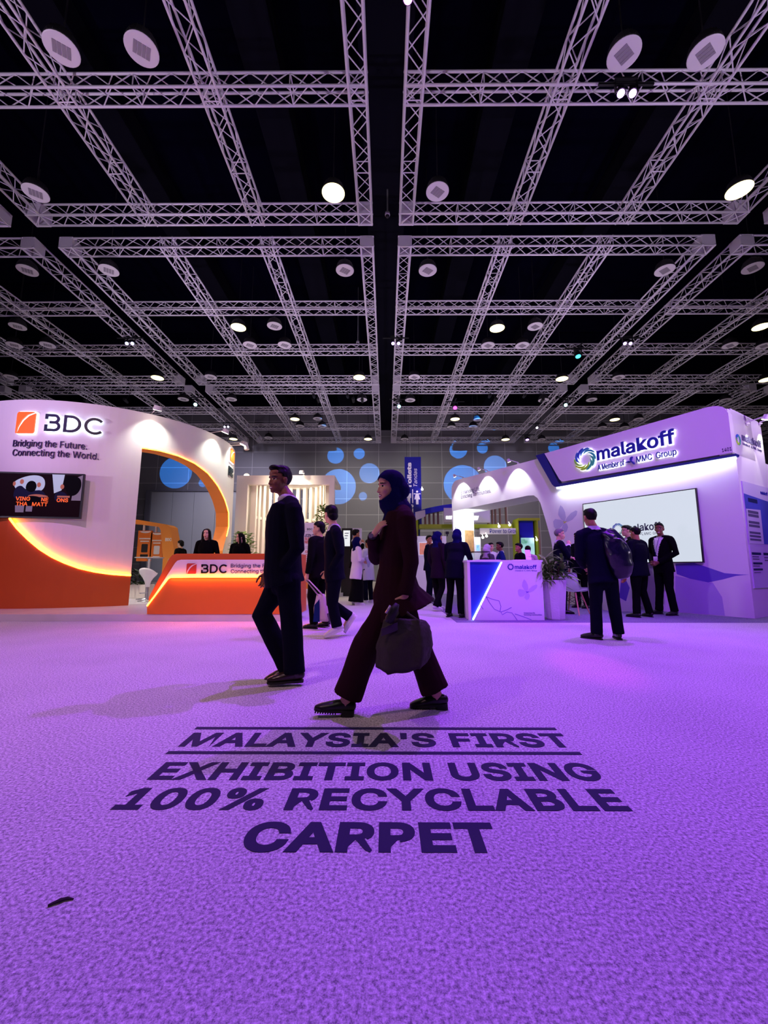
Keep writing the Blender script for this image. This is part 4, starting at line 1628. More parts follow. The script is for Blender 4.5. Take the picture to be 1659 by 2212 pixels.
def butterfly(f, cx, cz, R, parent, d, ml, mc):
    bm = bmesh.new()
    for px in ([(0, 0), (-.30, .25), (-.52, .62), (-.45, 1.0), (-.28, 1.32), (-.10, 1.15), (.08, .75), (.12, .35)],
               [(0, 0), (.20, .32), (.55, .62), (.95, .78), (1.08, .70), (.98, .42), (.62, .12), (.25, .0)],
               [(0, 0), (-.35, .22), (-.80, .32), (-.98, .15), (-.95, -.25), (-.78, -.48), (-.45, -.42), (-.15, -.18)],
               [(0, -.03), (-.20, -.25), (-.34, -.55), (-.12, -.80), (.12, -.70), (.25, -.40), (.18, -.15)]):
        slab(bm, [(cx + R * x, cz + R * y) for x, y in px], f, d, d + .0015)
    mk('butterfly_print', bm, ml, parent)
    bm = bmesh.new()
    slab(bm, [(cx + R * x, cz + R * y) for x, y in ((-.12, -.12), (.12, -.02), (.2, .06), (0, .05), (-.2, .12), (-.06, 0))], f, d + .0016, d + .0025)
    mk('butterfly_body', bm, mc, parent)


c = U(1220, 1128); r = (U(1220, 1092)[1] - c[1]) / 1.25
butterfly(FM, c[0], c[1], r, rw, 0.001, m_fly, m_fly2)
bm = bmesh.new()
slab(bm, [U(u, v) for u, v in ((1459, 1218), (1500, 1216), (1530, 1226), (1565, 1238), (1600, 1241), (1619, 1241), (1590, 1244), (1560, 1252), (1530, 1258), (1490, 1250), (1462, 1240))], FM, .001, .0025)
mk('printed_wave', bm, mat('violet_print', '#6a4fc0', 0.55), rw)
bm = bmesh.new()
slab(bm, [U(u, v) for u, v in ((1459, 1244), (1500, 1252), (1540, 1259), (1560, 1290), (1566, 1330), (1459, 1322))], FM, .001, .002)
mk('printed_panel', bm, mat('pale_violet_print', '#b8a4dc', 0.55), rw)
# end wall with posters
E0 = V((cA.x, cA.y, 0))
endp = Plane(E0 - face.N * 0.0, -face.N)
EMp = endp.mp()
if endp.N.dot(-EYE + E0) > 0:
    endp.N = -endp.N
EU = endp.uv
we = EU(1647, 950)[0]
wide = we + 0.9
bm = bmesh.new()
slab(bm, [(THK - .01, 0), (wide, 0), (wide, EU(1655, 1002)[1]), (we, EU(1655, 1002)[1]), (we, zTop - .12), (we - .15, zTop - .02), (THK - .01, zTop - .02)], EMp, -1.2, 0.0)
slab(bm, [(-hoff, EU(1585, 980)[1]), (THK, EU(1585, 980)[1]), (THK, zTop - .04), (-hoff, zTop - .06)], EMp, -0.2, 0.0)
mk('end_wall', bm, m_lav, rw)
m_post = mat('poster_pale', '#cfc4e4', 0.5)
m_postb = mat('poster_blue', '#4a52b8', 0.5, var=0.4, bscale=2)
ex = lambda px: [EU(u, v) for u, v in px]
s0 = EU(1601, 1046)[0]
zz = [EU(1640, v)[1] for v in (1050, 1085, 1175, 1270)]
bm = bmesh.new(); slab(bm, [(s0, zz[3]), (wide - .05, zz[3]), (wide - .05, zz[0]), (s0, zz[0])], EMp, .001, .02); ps = mk('poster', bm, m_post, rw)
bm = bmesh.new(); slab(bm, [(s0, zz[2]), (wide - .05, zz[2]), (wide - .05, zz[1]), (s0, zz[1] + .1)], EMp, .021, .023); mk('poster_picture', bm, m_postb, ps)
bm = bmesh.new(); slab(bm, ex([(1608, 1099), (1639, 1102), (1647, 1176), (1615, 1174)]), EMp, .024, .026); mk('poster_text_block', bm, m_post, ps)
bm = bmesh.new()
for u0, v0, u1, v1 in ((1613, 1080, 1632, 1084), (1621, 1194, 1640, 1198), (1624, 1215, 1643, 1219), (1625, 1228, 1644, 1232), (1646, 1195, 1665, 1199)):
    (a, b), (c_, d_) = EU(u0, v1), EU(u1, v0)
    slab(bm, [(a, b), (c_, b), (c_, d_), (a, d_)], EMp, .024, .026)
mk('poster_bars', bm, mat('poster_navy', '#1a2058', 0.5), ps)
bm = bmesh.new()
for i in range(9):
    v = 1106 + i * 7.4
    if i in (2, 5):
        continue
    (a, b), (c_, d_) = EU(1612 + i * .6, v + 2), EU(1634 + i * .8, v)
    slab(bm, [(a, b), (c_, b), (c_, d_), (a, d_)], EMp, .027, .028)
for u0, v0 in ((1622, 1202), (1623, 1207), (1624, 1222), (1626, 1236), (1648, 1204), (1649, 1210)):
    (a, b), (c_, d_) = EU(u0, v0 + 1.5), EU(u0 + 14, v0)
    slab(bm, [(a, b), (c_, b), (c_, d_), (a, d_)], EMp, .022, .024)
mk('poster_small_print', bm, m_greyt, ps)
c = EU(1594, 950); rr_ = (EU(1594, 938)[1] - EU(1594, 961)[1]) / 2
swirl(EMp, c[0], c[1], rr_, rw, .002, .012, white=False, name='end_swirl_emblem')
x0, x1 = EU(1603, 955)[0], EU(1643, 960)[0]
zb = EU(1622, 959)[1]; zc = EU(1622, 945)[1]
wordmark(EMp, x0, x1, zb, zc - zb, rw, .002, .01, m_greyt)
x0, x1 = EU(1640, 1068)[0], EU(1655, 1068)[0]
text('poster_name', 'malakoff', EMp, x0, x1, EU(1646, 1069)[1], .07, m_letb, ps, bold=.02, d=.022, depth=.002)

# white spotlights on arms above the gateway and on the end wall
for i, (u, v, lab) in enumerate(((999, 1036, 'arm spotlight on the gateway beam, farthest left'), (1052, 1019, 'arm spotlight on the gateway beam, middle one'), (1117, 1000, 'arm spotlight on the gateway beam, nearest the header'))):
    s, z = U(u, v)
    p = FM(s, zTop, -.05)
    arm_spot(p, face.N, -face.N * .52 + V((0, 0, -1)), lab, 75, (.97, 1.0, .97), .42, .05, ang=78, group='arm spotlights on the gateway beam', blend=.35)
for u, lab in ((1612, 'arm spotlight on the end wall, left one of two'), (1640, 'arm spotlight on the end wall, right one of two')):
    s, z = EU(u, 925)
    p = EMp(s, EU(u, 918)[1], .02)
    arm_spot(p, endp.N, -endp.N * .45 + V((0, 0, -1)), lab, 32, (1, .98, .92), .30, .06, ang=60, group='arm spotlights on the end wall', blend=.25)

# large screen
sp = fp([(1260, 1091), (1502, 1055), (1516, 1213), (1266, 1213)], .06)
x0 = sp[0][0]; x1 = (sp[1][0] + sp[2][0]) / 2
z1_ = (sp[0][1] + sp[1][1]) / 2; z0_ = sp[2][1]
scr = thing('presentation_screen', FM((x0 + x1) / 2, z0_, .05), 'large white lit presentation screen on the lavender stand wall', 'screen')
bm = bmesh.new(); slab(bm, [(x0 - .02, z0_ - .02), (x1 + .02, z0_ - .02), (x1 + .02, z1_ + .02), (x0 - .02, z1_ + .02)], FM, .002, .06); mk('screen_frame', bm, m_black, scr)
bm = bmesh.new(); slab(bm, [(x0, z0_), (x1, z0_), (x1, z1_), (x0, z1_)], FM, .061, .064); pic = mk('screen_panel', bm, mat('screen_white', '#1a1c22', 0.4, emit=0.84, ecol='#e2ebfa'), scr)
c = U(1335, 1143, .06); rr_ = (U(1335, 1130, .06)[1] - U(1335, 1156, .06)[1]) / 2
swirl(FM, c[0], c[1], rr_, scr, .065, .067, white=False)
a, zb = U(1353, 1149, .06); b, _ = U(1428, 1142, .06)
zc = U(1353, 1133, .06)[1]
m_scrt = mat('screen_text_navy', '#24304c', 0.4)
wordmark(FM, a, b, zb, (zc - zb) * .95, scr, .065, .002, m_scrt, msub=m_scrt)

# poster on the inner face of the far gateway post
gp = Plane(FM(0.10, 0, 0), -face.N)
if gp.N.dot(EYE - gp.O) < 0:
    gp.N = -gp.N
GM = gp.mp()
gs0, gs1 = .08, THK - .06
gz = [tanv(v, 1005) * FM(0.1, 0, -.5).y + CAMH for v in (1138, 1172, 1200, 1225)]
bm = bmesh.new(); slab(bm, [(gs0, .3), (gs1, .3), (gs1, gz[0]), (gs0, gz[0])], GM, .001, .012); gpo = mk('post_poster', bm, mat('poster_mint', '#dfeee6', 0.5), rw)
bm = bmesh.new(); slab(bm, [(gs0 + .4, gz[2] + .1), (gs1 - .02, gz[2] + .1), (gs1 - .02, gz[0] - .12), (gs0 + .4, gz[0] - .12)], GM, .013, .014); mk('poster_map', bm, mat('poster_map_brown', '#b98a5a', 0.5, var=.6, bscale=9), gpo)
bm = bmesh.new()
for k in range(3):
    slab(bm, [(gs0 + .45, gz[3] - k * .13), (gs1 - .1 - .1 * k, gz[3] - k * .13), (gs1 - .1 - .1 * k, gz[3] + .05 - k * .13), (gs0 + .45, gz[3] + .05 - k * .13)], GM, .013, .014)
mk('poster_bars', bm, mat('poster_dark', '#22243a', 0.5), gpo)
area('gateway_light', FM(.9, 2.6, -.3), FM(.0, 2.2, -.5), 26, (.86, 1.0, .92), .6, .6, parent=rw)

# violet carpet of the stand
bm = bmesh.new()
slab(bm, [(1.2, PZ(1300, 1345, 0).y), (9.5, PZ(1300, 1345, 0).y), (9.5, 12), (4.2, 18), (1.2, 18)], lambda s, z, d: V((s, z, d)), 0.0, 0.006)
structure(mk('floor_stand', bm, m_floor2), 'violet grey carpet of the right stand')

# ------------------------------------------------------------------ small counter with glowing diagonal
q = PZ(1013, 1340, 0.006)
kp2 = Plane((0, q.y, 0), (1, 0, 0))
K2 = kp2.uv
k2 = kp2.mp()
cx0, cx1 = K2(1013, 1300)[0], K2(1174, 1300)[0]
ct = K2(1090, 1210)[1]
cn = thing('display_counter', k2((cx0 + cx1) / 2, .006), 'white and blue counter with a glowing diagonal and butterfly print', 'counter')
bm = bmesh.new()
box(bm, (cx0, q.y + .05, 0.006), (cx1, q.y + .62, ct - .03))
box(bm, (cx0 - .02, q.y - .01, ct - .03), (cx1 + .02, q.y + .65, ct))
mk('counter_body', bm, m_lav, cn)
dx = K2(1083, 1212)[0]
bm = bmesh.new()
slab(bm, [(cx0 + .035, .01), (cx0 + .06, .01), (dx, ct - .032), (cx0 + .035, ct - .032)], lambda s, z, d: V((s, q.y + .05 - d, z)), .001, .006)
mk('blue_triangle', bm, m_blue, cn)
bm = bmesh.new()
slab(bm, [(cx0 + .075, .008), (cx1, .008), (cx1, ct - .032), (dx + .02, ct - .032)], lambda s, z, d: V((s, q.y + .05 - d, z)), .0, .06)
fpn = mk('front_panel', bm, m_lav, cn)
bm = bmesh.new()
pipe(bm, [V((cx0 + .067, q.y + .03, .02)), V((dx + .005, q.y + .03, ct - .045))], .010, 6)
mk('counter_light_line', bm, mat('counter_led', '#e8f6ff', 0.4, emit=18.0, ecol='#bfe4ff'), cn)
bm = bmesh.new(); box(bm, (cx0 - .015, q.y - .005, .007), (cx0 + .034, q.y + .051, ct - .031)); mk('edge_post', bm, mat('pinkish_white', '#eadbd8', .5), cn)
f2 = lambda s, z, d: V((s, q.y - .01 - d, z))
kk = Plane((0, q.y - .01, 0), (1, 0, 0)).uv
c = kk(1103, 1224.5); rr_ = (kk(1103, 1218)[1] - kk(1103, 1232)[1]) / 2
swirl(f2, c[0], c[1], rr_, fpn, .001, .003, white=False, mono='#2a1a9a')
a, zb = kk(1112, 1229); b, zc = kk(1159, 1219)
wordmark(f2, a, b, zb, (zc - zb) * .85, fpn, .001, .002, m_letb)
c = kk(1139, 1279)
m_line = mat('violet_line_print', '#7f58c8', 0.5)
m_wing = mat('faint_wing_print', '#c9bce0', 0.5)
butterfly(f2, c[0], c[1], .17, fpn, .001, m_wing, m_line)
bm = bmesh.new()
for ln in (((1050, 1289), (1062, 1294), (1078, 1298)), ((1050, 1289), (1058, 1303), (1068, 1316), (1082, 1322), (1096, 1317), (1105, 1312)), ((1078, 1298), (1082, 1310), (1080, 1321)), ((1082, 1322), (1085, 1328), (1095, 1322), (1106, 1324), (1112, 1332), (1118, 1341)), ((1112, 1326), (1130, 1332), (1148, 1339)), ((1036, 1305), (1040, 1311), (1044, 1316))):
    stroke(bm, [kk(u, v) for u, v in ln], .010, f2, .001, .002)
mk('printed_lines', bm, m_line, fpn)
for s, v, ur in (('Enhancing Life,', 1325.5, 1156), ('Enriching Communities.', 1329.5, 1171)):
    a, zb = kk(1132, v); b, zc = kk(ur, v - 2.8)
    text('counter_slogan', s, f2, a, b, zb, zc - zb, m_letb, fpn, bold=.01, depth=.001)
# leaflets and box on the counter
m_pap = mat('leaflet_paper', '#dcc8e6', .6)
for i, (u, lab) in enumerate(((1045, 'pile of leaflets on the blue end of the counter'), (1066, 'flat pink brochure on the counter above the diagonal'), (1125, 'spread white leaflets on the counter top beside the plant'))):
    a = K2(u, 1210)[0]
    bm = bmesh.new()
    for k in range(4):
        vs = box(bm, (a - .11 + .015 * k, q.y + .10 + .01 * k, ct + .003 * k + .0005), (a + .11 + .02 * k, q.y + .26, ct + .003 * k + .003))
        rot_about(vs, V((a, q.y + .2, ct)), .12 * k - .2)
    tag(mk('leaflet_pile', bm, m_pap), lab, 'leaflets', 'leaflets on the small counter')
a = K2(1155, 1205)[0]
bm = bmesh.new()
vs = box(bm, (a - .05, q.y + .3, ct + .012), (a + .05, q.y + .315, ct + .20))
for v in vs:
    v.co.y += (v.co.z - ct) * .35
box(bm, (a - .04, q.y + .28, ct + .0005), (a + .04, q.y + .40, ct + .016))
tag(mk('tablet_stand', bm, mat('tablet_white', '#efecef', .3)), 'small white tablet on a stand at the right end of the counter', 'tablet')
a = K2(1048, 1200)[0]
gb = thing('acrylic_box', V((a, q.y + .45, ct)), 'clear acrylic display box with black rim on the counter', 'box')
m_gl = mat('clear_acrylic', '#eeeeee', 0.05)
m_gl.node_tree.nodes['Principled BSDF'].inputs['Transmission Weight'].default_value = 1.0
m_gl.node_tree.nodes['Principled BSDF'].inputs['IOR'].default_value = 1.05
bm = bmesh.new()
for (x0, y0_), (x1, y1_) in (((-.17, -.10), (.17, -.095)), ((-.17, .095), (.17, .10)), ((-.17, -.095), (-.165, .095)), ((.165, -.095), (.17, .095))):
    box(bm, (a + x0, q.y + .45 + y0_, ct + .001), (a + x1, q.y + .45 + y1_, ct + .16))
mk('walls', bm, m_gl, gb)
bm = bmesh.new()
for (x0, y0_), (x1, y1_) in (((-.17, -.10), (.17, -.09)), ((-.17, .09), (.17, .10)), ((-.17, -.09), (-.16, .09)), ((.16, -.09), (.17, .09))):
    box(bm, (a + x0, q.y + .45 + y0_, ct + .16), (a + x1, q.y + .45 + y1_, ct + .17))
mk('rim', bm, m_black, gb)

# ------------------------------------------------------------------ planter with a big leafy plant, chairs, tables
q = PZ(1198, 1341, .006); q.y += .22
q = V((PY(1199, 1300, q.y).x, q.y, .006))
po = thing('potted_plant', q, 'tall white tapered planter with a dark leafy plant beside the counter', 'plant')
zp = tanv(1253) * q.y + CAMH
bm = bmesh.new()
lathe(bm, [(.155, 0), (.165, .02), (.222, zp - .03), (.224, zp), (.200, zp), (.195, zp - .05), (0.0, zp - .05)], q, 8)
for v in bm.verts:
    v.co.x += 0.006 * noise.noise(v.co * 9)
mk('planter', bm, mat('rough_white_pot', '#cfc6d2', .7, bump=.6, bscale=35), po)
bs, bl = bmesh.new(), bmesh.new()
rnd = random.Random(4)
for k in range(7):
    a = rnd.uniform(0, 6.28)
    top_ = q + V((math.cos(a) * .18, math.sin(a) * .15, zp + rnd.uniform(.25, .48)))
    pipe(bs, [q + V((math.cos(a) * .05, math.sin(a) * .05, zp - .06)), q + V((math.cos(a) * .1, math.sin(a) * .1, zp + .2)), top_], [.014, .011, .006], 6)
    for j in range(17):
        b = rnd.uniform(0, 6.28)
        e = rnd.uniform(-.1, 1.2)
        leaf(bl, top_ - V((0, 0, rnd.uniform(0, .38))), V((math.cos(b), math.sin(b), e)), rnd.uniform(.22, .38), rnd.uniform(.05, .085), rnd.uniform(.7, 1.7), 5)
mk('stems', bs, m_stem, po)
mk('leaves', bl, mat('glossy_dark_leaf', '#587a38', .35, var=.35, bscale=6), po, True, recalc=False)
for i in range(3):                      # fresh light shoots on top
    pass

m_shell = mat('chair_shell_white', '#dcd4e4', .35)
m_wood = mat('chair_leg_wood', '#c08a62', .5, var=.2, bscale=20)
m_wire = mat('chair_wire', '#26222c', .4, .6)


def chair(q, ang, label, group=None):
    o = thing('shell_chair', q, label, 'chair', group)
    R_ = Matrix.Translation(q) @ Matrix.Rotation(ang, 4, 'Z')
    # shell: a swept seat that curls up to the back (local: +y is the back)
    prof = [(-.22, .43), (-.20, .455), (-.10, .445), (.02, .435), (.12, .445), (.19, .50), (.23, .58), (.255, .68), (.27, .78), (.272, .83)]
    bm = bmesh.new()
    prev = None
    for i, (y, z) in enumerate(prof):
        t = i / (len(prof) - 1)
        hw = .235 - .045 * max(0, t - .6) / .4 - (.02 if i == 0 else 0)
        row = []
        for k in range(11):
            s = -1 + 2 * k / 10
            up = .10 * abs(s) ** 3 * math.sin(PI * min(1, t * 1.15 + .1))
            fw = -.09 * abs(s) ** 2.5 * max(0, (t - .4)) / .6
            row.append(bm.verts.new(R_ @ V((s * hw, y + fw, z + up - (.02 * abs(s) ** 4 if i == len(prof) - 1 else 0)))))
        if prev:
            for k in range(10):
                bm.faces.new((prev[k], prev[k + 1], row[k + 1], row[k]))
        prev = row
    bmesh.ops.solidify(bm, geom=bm.faces[:], thickness=.008)
    mk('seat_shell', bm, m_shell, o, True)
    for sx in (-1, 1):
        for sy in (-1, 1):
            bm = bmesh.new()
            cyl(bm, R_ @ V((sx * .22, sy * .21 + (.03 if sy > 0 else 0), .0)), R_ @ V((sx * .11, sy * .11, .425)), .011, .017, 8)
            mk('leg', bm, m_wood, o)
    bm = bmesh.new()
    A = lambda sx, sy, t: R_ @ V((sx * (.22 - .11 * t), sy * (.21 - .10 * t), .425 * t))
    for p1, p2 in ((A(-1, -1, .85), A(1, -1, .45)), (A(1, -1, .85), A(-1, -1, .45)), (A(-1, 1, .85), A(1, 1, .45)), (A(1, 1, .85), A(-1, 1, .45)), (A(-1, -1, .9), A(-1, 1, .5)), (A(-1, 1, .9), A(-1, -1, .5)), (A(1, -1, .9), A(1, 1, .5)), (A(1, 1, .9), A(1, -1, .5))):
        cyl(bm, p1, p2, .0045, seg=5)
    mk('wire_brace', bm, m_wire, o)
    return o


q = PZ(1240, 1326, .006)
chair(q, math.radians(130), 'white shell chair with wooden legs beside the planter')
q2 = PZ(1262, 1312, .006) + V((.25, .5, 0))
tb = thing('round_table', q2, 'small round white table behind the white shell chair', 'table')
bm = bmesh.new(); lathe(bm, [(0.0, .73), (.38, .73), (.39, .74), (.38, .755), (0.0, .755)], q2, 28); mk('table_top', bm, m_lav, tb)
bm = bmesh.new(); lathe(bm, [(.24, 0), (.24, .015), (.035, .04), (.03, .70), (.1, .73)], q2, 18); mk('pedestal', bm, m_metal, tb, True)
for dx, lab in ((-.30, 'small water bottle on the round white table, left one'), (-.22, 'small water bottle on the round white table, right one')):
    b = q2 + V((dx, -.12, .7555))
    o = thing('water_bottle', b, lab, 'bottle', 'water bottles on the round table')
    bm = bmesh.new(); lathe(bm, [(.028, 0), (.032, .01), (.032, .13), (.014, .165), (.013, .18)], b, 12); mk('body', bm, mat('bottle_clear', '#b8b4d8', .15), o, True)
    bm = bmesh.new(); lathe(bm, [(.015, .176), (.015, .2), (0, .2)], b, 10); mk('cap', bm, mat('bottle_cap', '#3038a0', .4), o)

# plinth with violet print standing by the stand wall (behind the group of men)
q = PZ(1352, 1321, .006)
o = thing('plinth_table', V((q.x, q.y, .006)), 'white plinth with violet print standing behind the men', 'plinth')
bm = bmesh.new(); box(bm, (q.x - .28, q.y, .006), (q.x + .22, q.y + .42, .92)); mk('body', bm, m_lav, o)
bm = bmesh.new(); slab(bm, [(q.x - .12, .3), (q.x + .02, .22), (q.x + .12, .5), (q.x - .02, .85)], lambda s, z, d: V((s, q.y - d, z)), .001, .002); mk('printed_shape', bm, mat('violet_print', '#6a4fc0', .5), o)

# ================================================================== FAR STAND (lime and blue) AND KIOSKS
YB = 17.5
bp = Plane((0, YB, 0), (1, 0, 0))
B_ = bp.uv
bmp_ = bp.mp()
m_lime = mat('lime_green_panel', '#a9b81e', .5)
m_bblue = mat('bright_blue_panel', '#1018c8', .45)
m_slat = mat('brown_slat', '#7a5a4a', .6)
m_pale = mat('pale_panel', '#d6cce2', .5)
fs = thing('lime_stand', bp.pt(B_(1000, 1200)[0], 0), 'lime green and blue stand with curved blue fascia and hanging slats', 'stand')


def band(u0, v0, u1, v1, y0, y1, m, name, parent=fs):
    (a, t), (b, w) = B_(u0, v0), B_(u1, v1)
    bm = bmesh.new(); box(bm, (a, YB + y0, w), (b, YB + y1, t)); return mk(name, bm, m, parent)


bm = bmesh.new()
prev = None
for i, (u, vt, vb, dy) in enumerate(((892, 1111, 1124, 1.6), (897, 1106, 1119, 1.0), (906, 1101.5, 1114, .55), (920, 1098, 1110, .25), (938, 1095, 1107, .1), (956, 1092.5, 1104, 0), (975, 1090, 1101, 0), (1000, 1087, 1098, 0), (1040, 1082, 1094, 0), (1058, 1080, 1092, .2))):
    a, t = B_(u, vt); _, w = B_(u, vb)
    row = [bm.verts.new((a, YB + dy - .2, t)), bm.verts.new((a, YB + dy - .2, w)), bm.verts.new((a, YB + dy + .2, w)), bm.verts.new((a, YB + dy + .2, t))]
    if prev:
        for k in range(4):
            bm.faces.new((prev[k], prev[(k + 1) % 4], row[(k + 1) % 4], row[k]))
    prev = row
mk('blue_fascia', bm, m_bblue, fs)
band(894, 1120, 906, 1274.3, .3, .8, m_lime, 'lime_post')
band(906, 1118, 911, 1273.5, .5, .9, mat('steel_blue', '#3a5a96', .5), 'blue_post')
bm = bmesh.new(); slab(bm, [B_(896, 1108), B_(917, 1103), B_(918, 1117), B_(897, 1126)], bmp_, .22, .26); mk('white_sail', bm, m_pale, fs)
band(906, 1133, 1105, 1141, -.1, .5, m_lime, 'lime_beam')
for u in (919, 928, 937.5, 947):
    band(u - 2, 1103, u + 2.4, 1135, .1, .22, m_slat, 'slat')
for u in (1056, 1065, 1072, 1082, 1095):
    band(u - 2.2, 1090, u + 2.2, 1134, .1, .22, m_slat, 'slat')
sg = band(957, 1099, 1056, 1130, -.25, -.05, m_pale, 'sign_box')
fB = lambda s, z, d: V((s, YB - .25 - d, z))
kB = Plane((0, YB - .25, 0), (1, 0, 0)).uv
a, zb = kB(963, 1121.5); b, zc = kB(1034, 1112.5)
text('sign_letters', 'sarawak energy', fB, a, b, zb, zc - zb, m_letw, sg, bold=.03, depth=.02)
ps = band(1034, 1142, 1112, 1155, -.2, -.1, m_pale, 'power_sign')
fP = lambda s, z, d: V((s, YB - .2 - d, z))
kP = Plane((0, YB - .2, 0), (1, 0, 0)).uv
a, zb = kP(1058, 1151.5); b, zc = kP(1119, 1142.5)
text('sign_letters', 'Power to Grow', fP, a, b, zb, zc - zb, m_letb, ps, bold=.0, depth=.01)
for u, v in ((1078, 1137), (1101, 1134)):
    pass
# portal tower
band(1112, 1122, 1157, 1127, -.5, .3, m_lime, 'portal_top'); band(1112, 1127, 1116.5, 1274.3, -.5, .3, m_lime, 'portal_post'); band(1152.5, 1127, 1157, 1274.3, -.5, .3, m_lime, 'portal_post')
band(1116.5, 1127, 1152.5, 1274.3, -.3, .2, m_blue, 'portal_back')
o = thing('landscape_screen', bp.pt(B_(1135, 1190)[0], 1.0, .3), 'lit screen showing green hills in the blue portal', 'screen')
m_hill = bpy.data.materials.new('hills_picture')
m_hill.use_nodes = True
nt = m_hill.node_tree
n_ = nt.nodes.new('ShaderNodeTexNoise'); n_.inputs['Scale'].default_value = 2.2; n_.inputs['Detail'].default_value = 5
tc = nt.nodes.new('ShaderNodeTexCoord'); nt.links.new(tc.outputs['Object'], n_.inputs['Vector'])
cr = nt.nodes.new('ShaderNodeValToRGB')
cr.color_ramp.elements[0].position = .35; cr.color_ramp.elements[0].color = lin('#3f8f6c')
cr.color_ramp.elements[1].position = .62; cr.color_ramp.elements[1].color = lin('#b9e4f0')
nt.links.new(n_.outputs['Fac'], cr.inputs['Fac'])
b_ = nt.nodes['Principled BSDF']
nt.links.new(cr.outputs['Color'], b_.inputs['Base Color']); nt.links.new(cr.outputs['Color'], b_.inputs['Emission Color'])
b_.inputs['Emission Strength'].default_value = .8
(a, t), (b, w) = B_(1120, 1163), B_(1150, 1215)
bm = bmesh.new(); box(bm, (a, YB - .34, w), (b, YB - .301, t)); mk('screen_panel', bm, m_hill, o)
band(1170, 1135, 1192, 1272, 1.0, 1.2, mat('tan_wood_panel', '#a88a66', .6), 'wood_panel')
# small bulbs of the far stand
m_bulb = mat('bulb_white', '#fff6e4', .4, emit=8)
for i, (u, v, lab) in enumerate(((1078, 1137, 'small bulb over the far sign lettering, left one'), (1101, 1134, 'small bulb over the far sign lettering, right one'), (1043, 1161, 'small bulb under the far sign, left one'), (1051, 1158, 'small bulb under the far sign, right one'), (1160, 1166, 'small oval bulb right of the lime portal'), (912, 1057, 'small round bulb on the right edge of the navy hanging sign'))):
    y = YB - .45 if i < 5 else 19.52
    c = PY(u, v, y)
    bm = bmesh.new(); ell(bm, c, (.055, .055, .055), None, 10, 6); cyl(bm, c + V((0, 0, .05)), c + V((0, .12, .14)), .012, seg=6)
    tag(mk('bulb', bm, m_bulb), lab, 'bulb', 'small bulbs on the far stand')

# exhibition kiosks
def kiosk(u0, u1, v0, y, label, body, frame, screen, sc, lines=True, cat='kiosk', zb=0.0):
    p0, p1 = PY(u0, v0, y), PY(u1, v0, y)
    o = thing('kiosk', V(((p0.x + p1.x) / 2, y, zb)), label, cat, 'exhibition kiosks')
    bm = bmesh.new(); box(bm, (p0.x, y, zb), (p1.x, y + .25, p0.z), bev=.01); mk('body', bm, body, o)
    (a, b, c, d) = sc
    q0, q1 = PY(a, b, y), PY(c, d, y)
    bm = bmesh.new(); box(bm, (q0.x - .03, y - .025, q1.z - .03), (q1.x + .03, y - .001, q0.z + .03)); mk('bezel', bm, frame, o)
    bm = bmesh.new(); box(bm, (q0.x, y - .03, q1.z), (q1.x, y - .0255, q0.z)); s = mk('screen', bm, screen, o)
    if lines:
        bm = bmesh.new()
        w_, h_ = q1.x - q0.x, q0.z - q1.z
        for k in range(3):
            box(bm, (q0.x + w_ * .2, y - .033, q0.z - h_ * (.2 + .16 * k)), (q0.x + w_ * (.8 - .1 * k), y - .0302, q0.z - h_ * (.15 + .16 * k)))
        mk('screen_lines', bm, m_greyt, s)
    return o


m_kscr = mat('kiosk_screen_white', '#e6f2ee', .3, emit=.7)
kiosk(738, 761, 1141, 14.0, 'black framed digital totem with a white screen behind the navy suit man', m_black, m_black, m_kscr, (742, 1146, 756, 1180))
kiosk(761, 781, 1141, 14.3, 'plain white totem beside the black framed one', m_pale, m_pale, mat('totem_white', '#d8d2dc', .5), (764, 1150, 778, 1190), False)
m_pict = mat('kiosk_picture', '#d0806a', .3, emit=.45, var=.7, bscale=5)
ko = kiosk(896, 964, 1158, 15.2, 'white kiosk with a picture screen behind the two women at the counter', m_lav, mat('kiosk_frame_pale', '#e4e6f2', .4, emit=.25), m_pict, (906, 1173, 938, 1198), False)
kiosk(1024, 1038, 1160, 15.0, 'narrow white kiosk with blue screen right of the gateway post', m_lav, m_lav, mat('kiosk_screen_blue', '#7fb4e0', .3, emit=.7), (1028, 1177, 1036, 1190), True)
for u, lab in ((938, 'small black monitor on the white kiosk, left one'), (966, 'small black monitor on the white kiosk, right one')):
    a, b = PY(u - 3.5, 1148, 15.3), PY(u + 3.5, 1154, 15.3)
    o = thing('small_monitor', V(((a.x + b.x) / 2, 15.3, PY(900, 1158, 15.2).z)), lab, 'monitor', 'small monitors on the white kiosk')
    bm = bmesh.new(); box(bm, (a.x, 15.28, b.z), (b.x, 15.32, a.z)); box(bm, ((a.x + b.x) / 2 - .02, 15.3, PY(900, 1158, 15.2).z - .0), ((a.x + b.x) / 2 + .02, 15.315, b.z)); mk('panel', bm, m_black, o)

# ------------------------------------------------------------------ hanging navy sign
YS = 19.6
sp_ = Plane((0, YS, 0), (1, 0, 0))
S = sp_.uv
sm = sp_.mp()
(a, t), (b, w) = S(874, 987), S(911, 1135)
hs = thing('hanging_sign', sp_.pt((a + b) / 2, t), 'tall dark blue hanging sign with white rotated lettering and restroom pictograms', 'sign')
bm = bmesh.new(); slab(bm, [(a, w), (b, w), (b, t), (a, t)], sm, -.03, 0); mk('sign_panel', bm, mat('sign_navy', '#0f1090', .5), hs)
for x in (a + .1, b - .1):
    bm = bmesh.new(); cyl(bm, sm(x, t, -.015), sm(x, 10.0, -.015), .006, seg=5); mk('wire', bm, m_black, hs)
m_sw = mat('sign_white', '#e8e4f4', .5)
rotm = lambda ox, oz: (lambda s, z, d: sm(ox - z, oz + s, d))
x0 = S(888.5, 1000)[0]; h = x0 - S(879.5, 1000)[0]
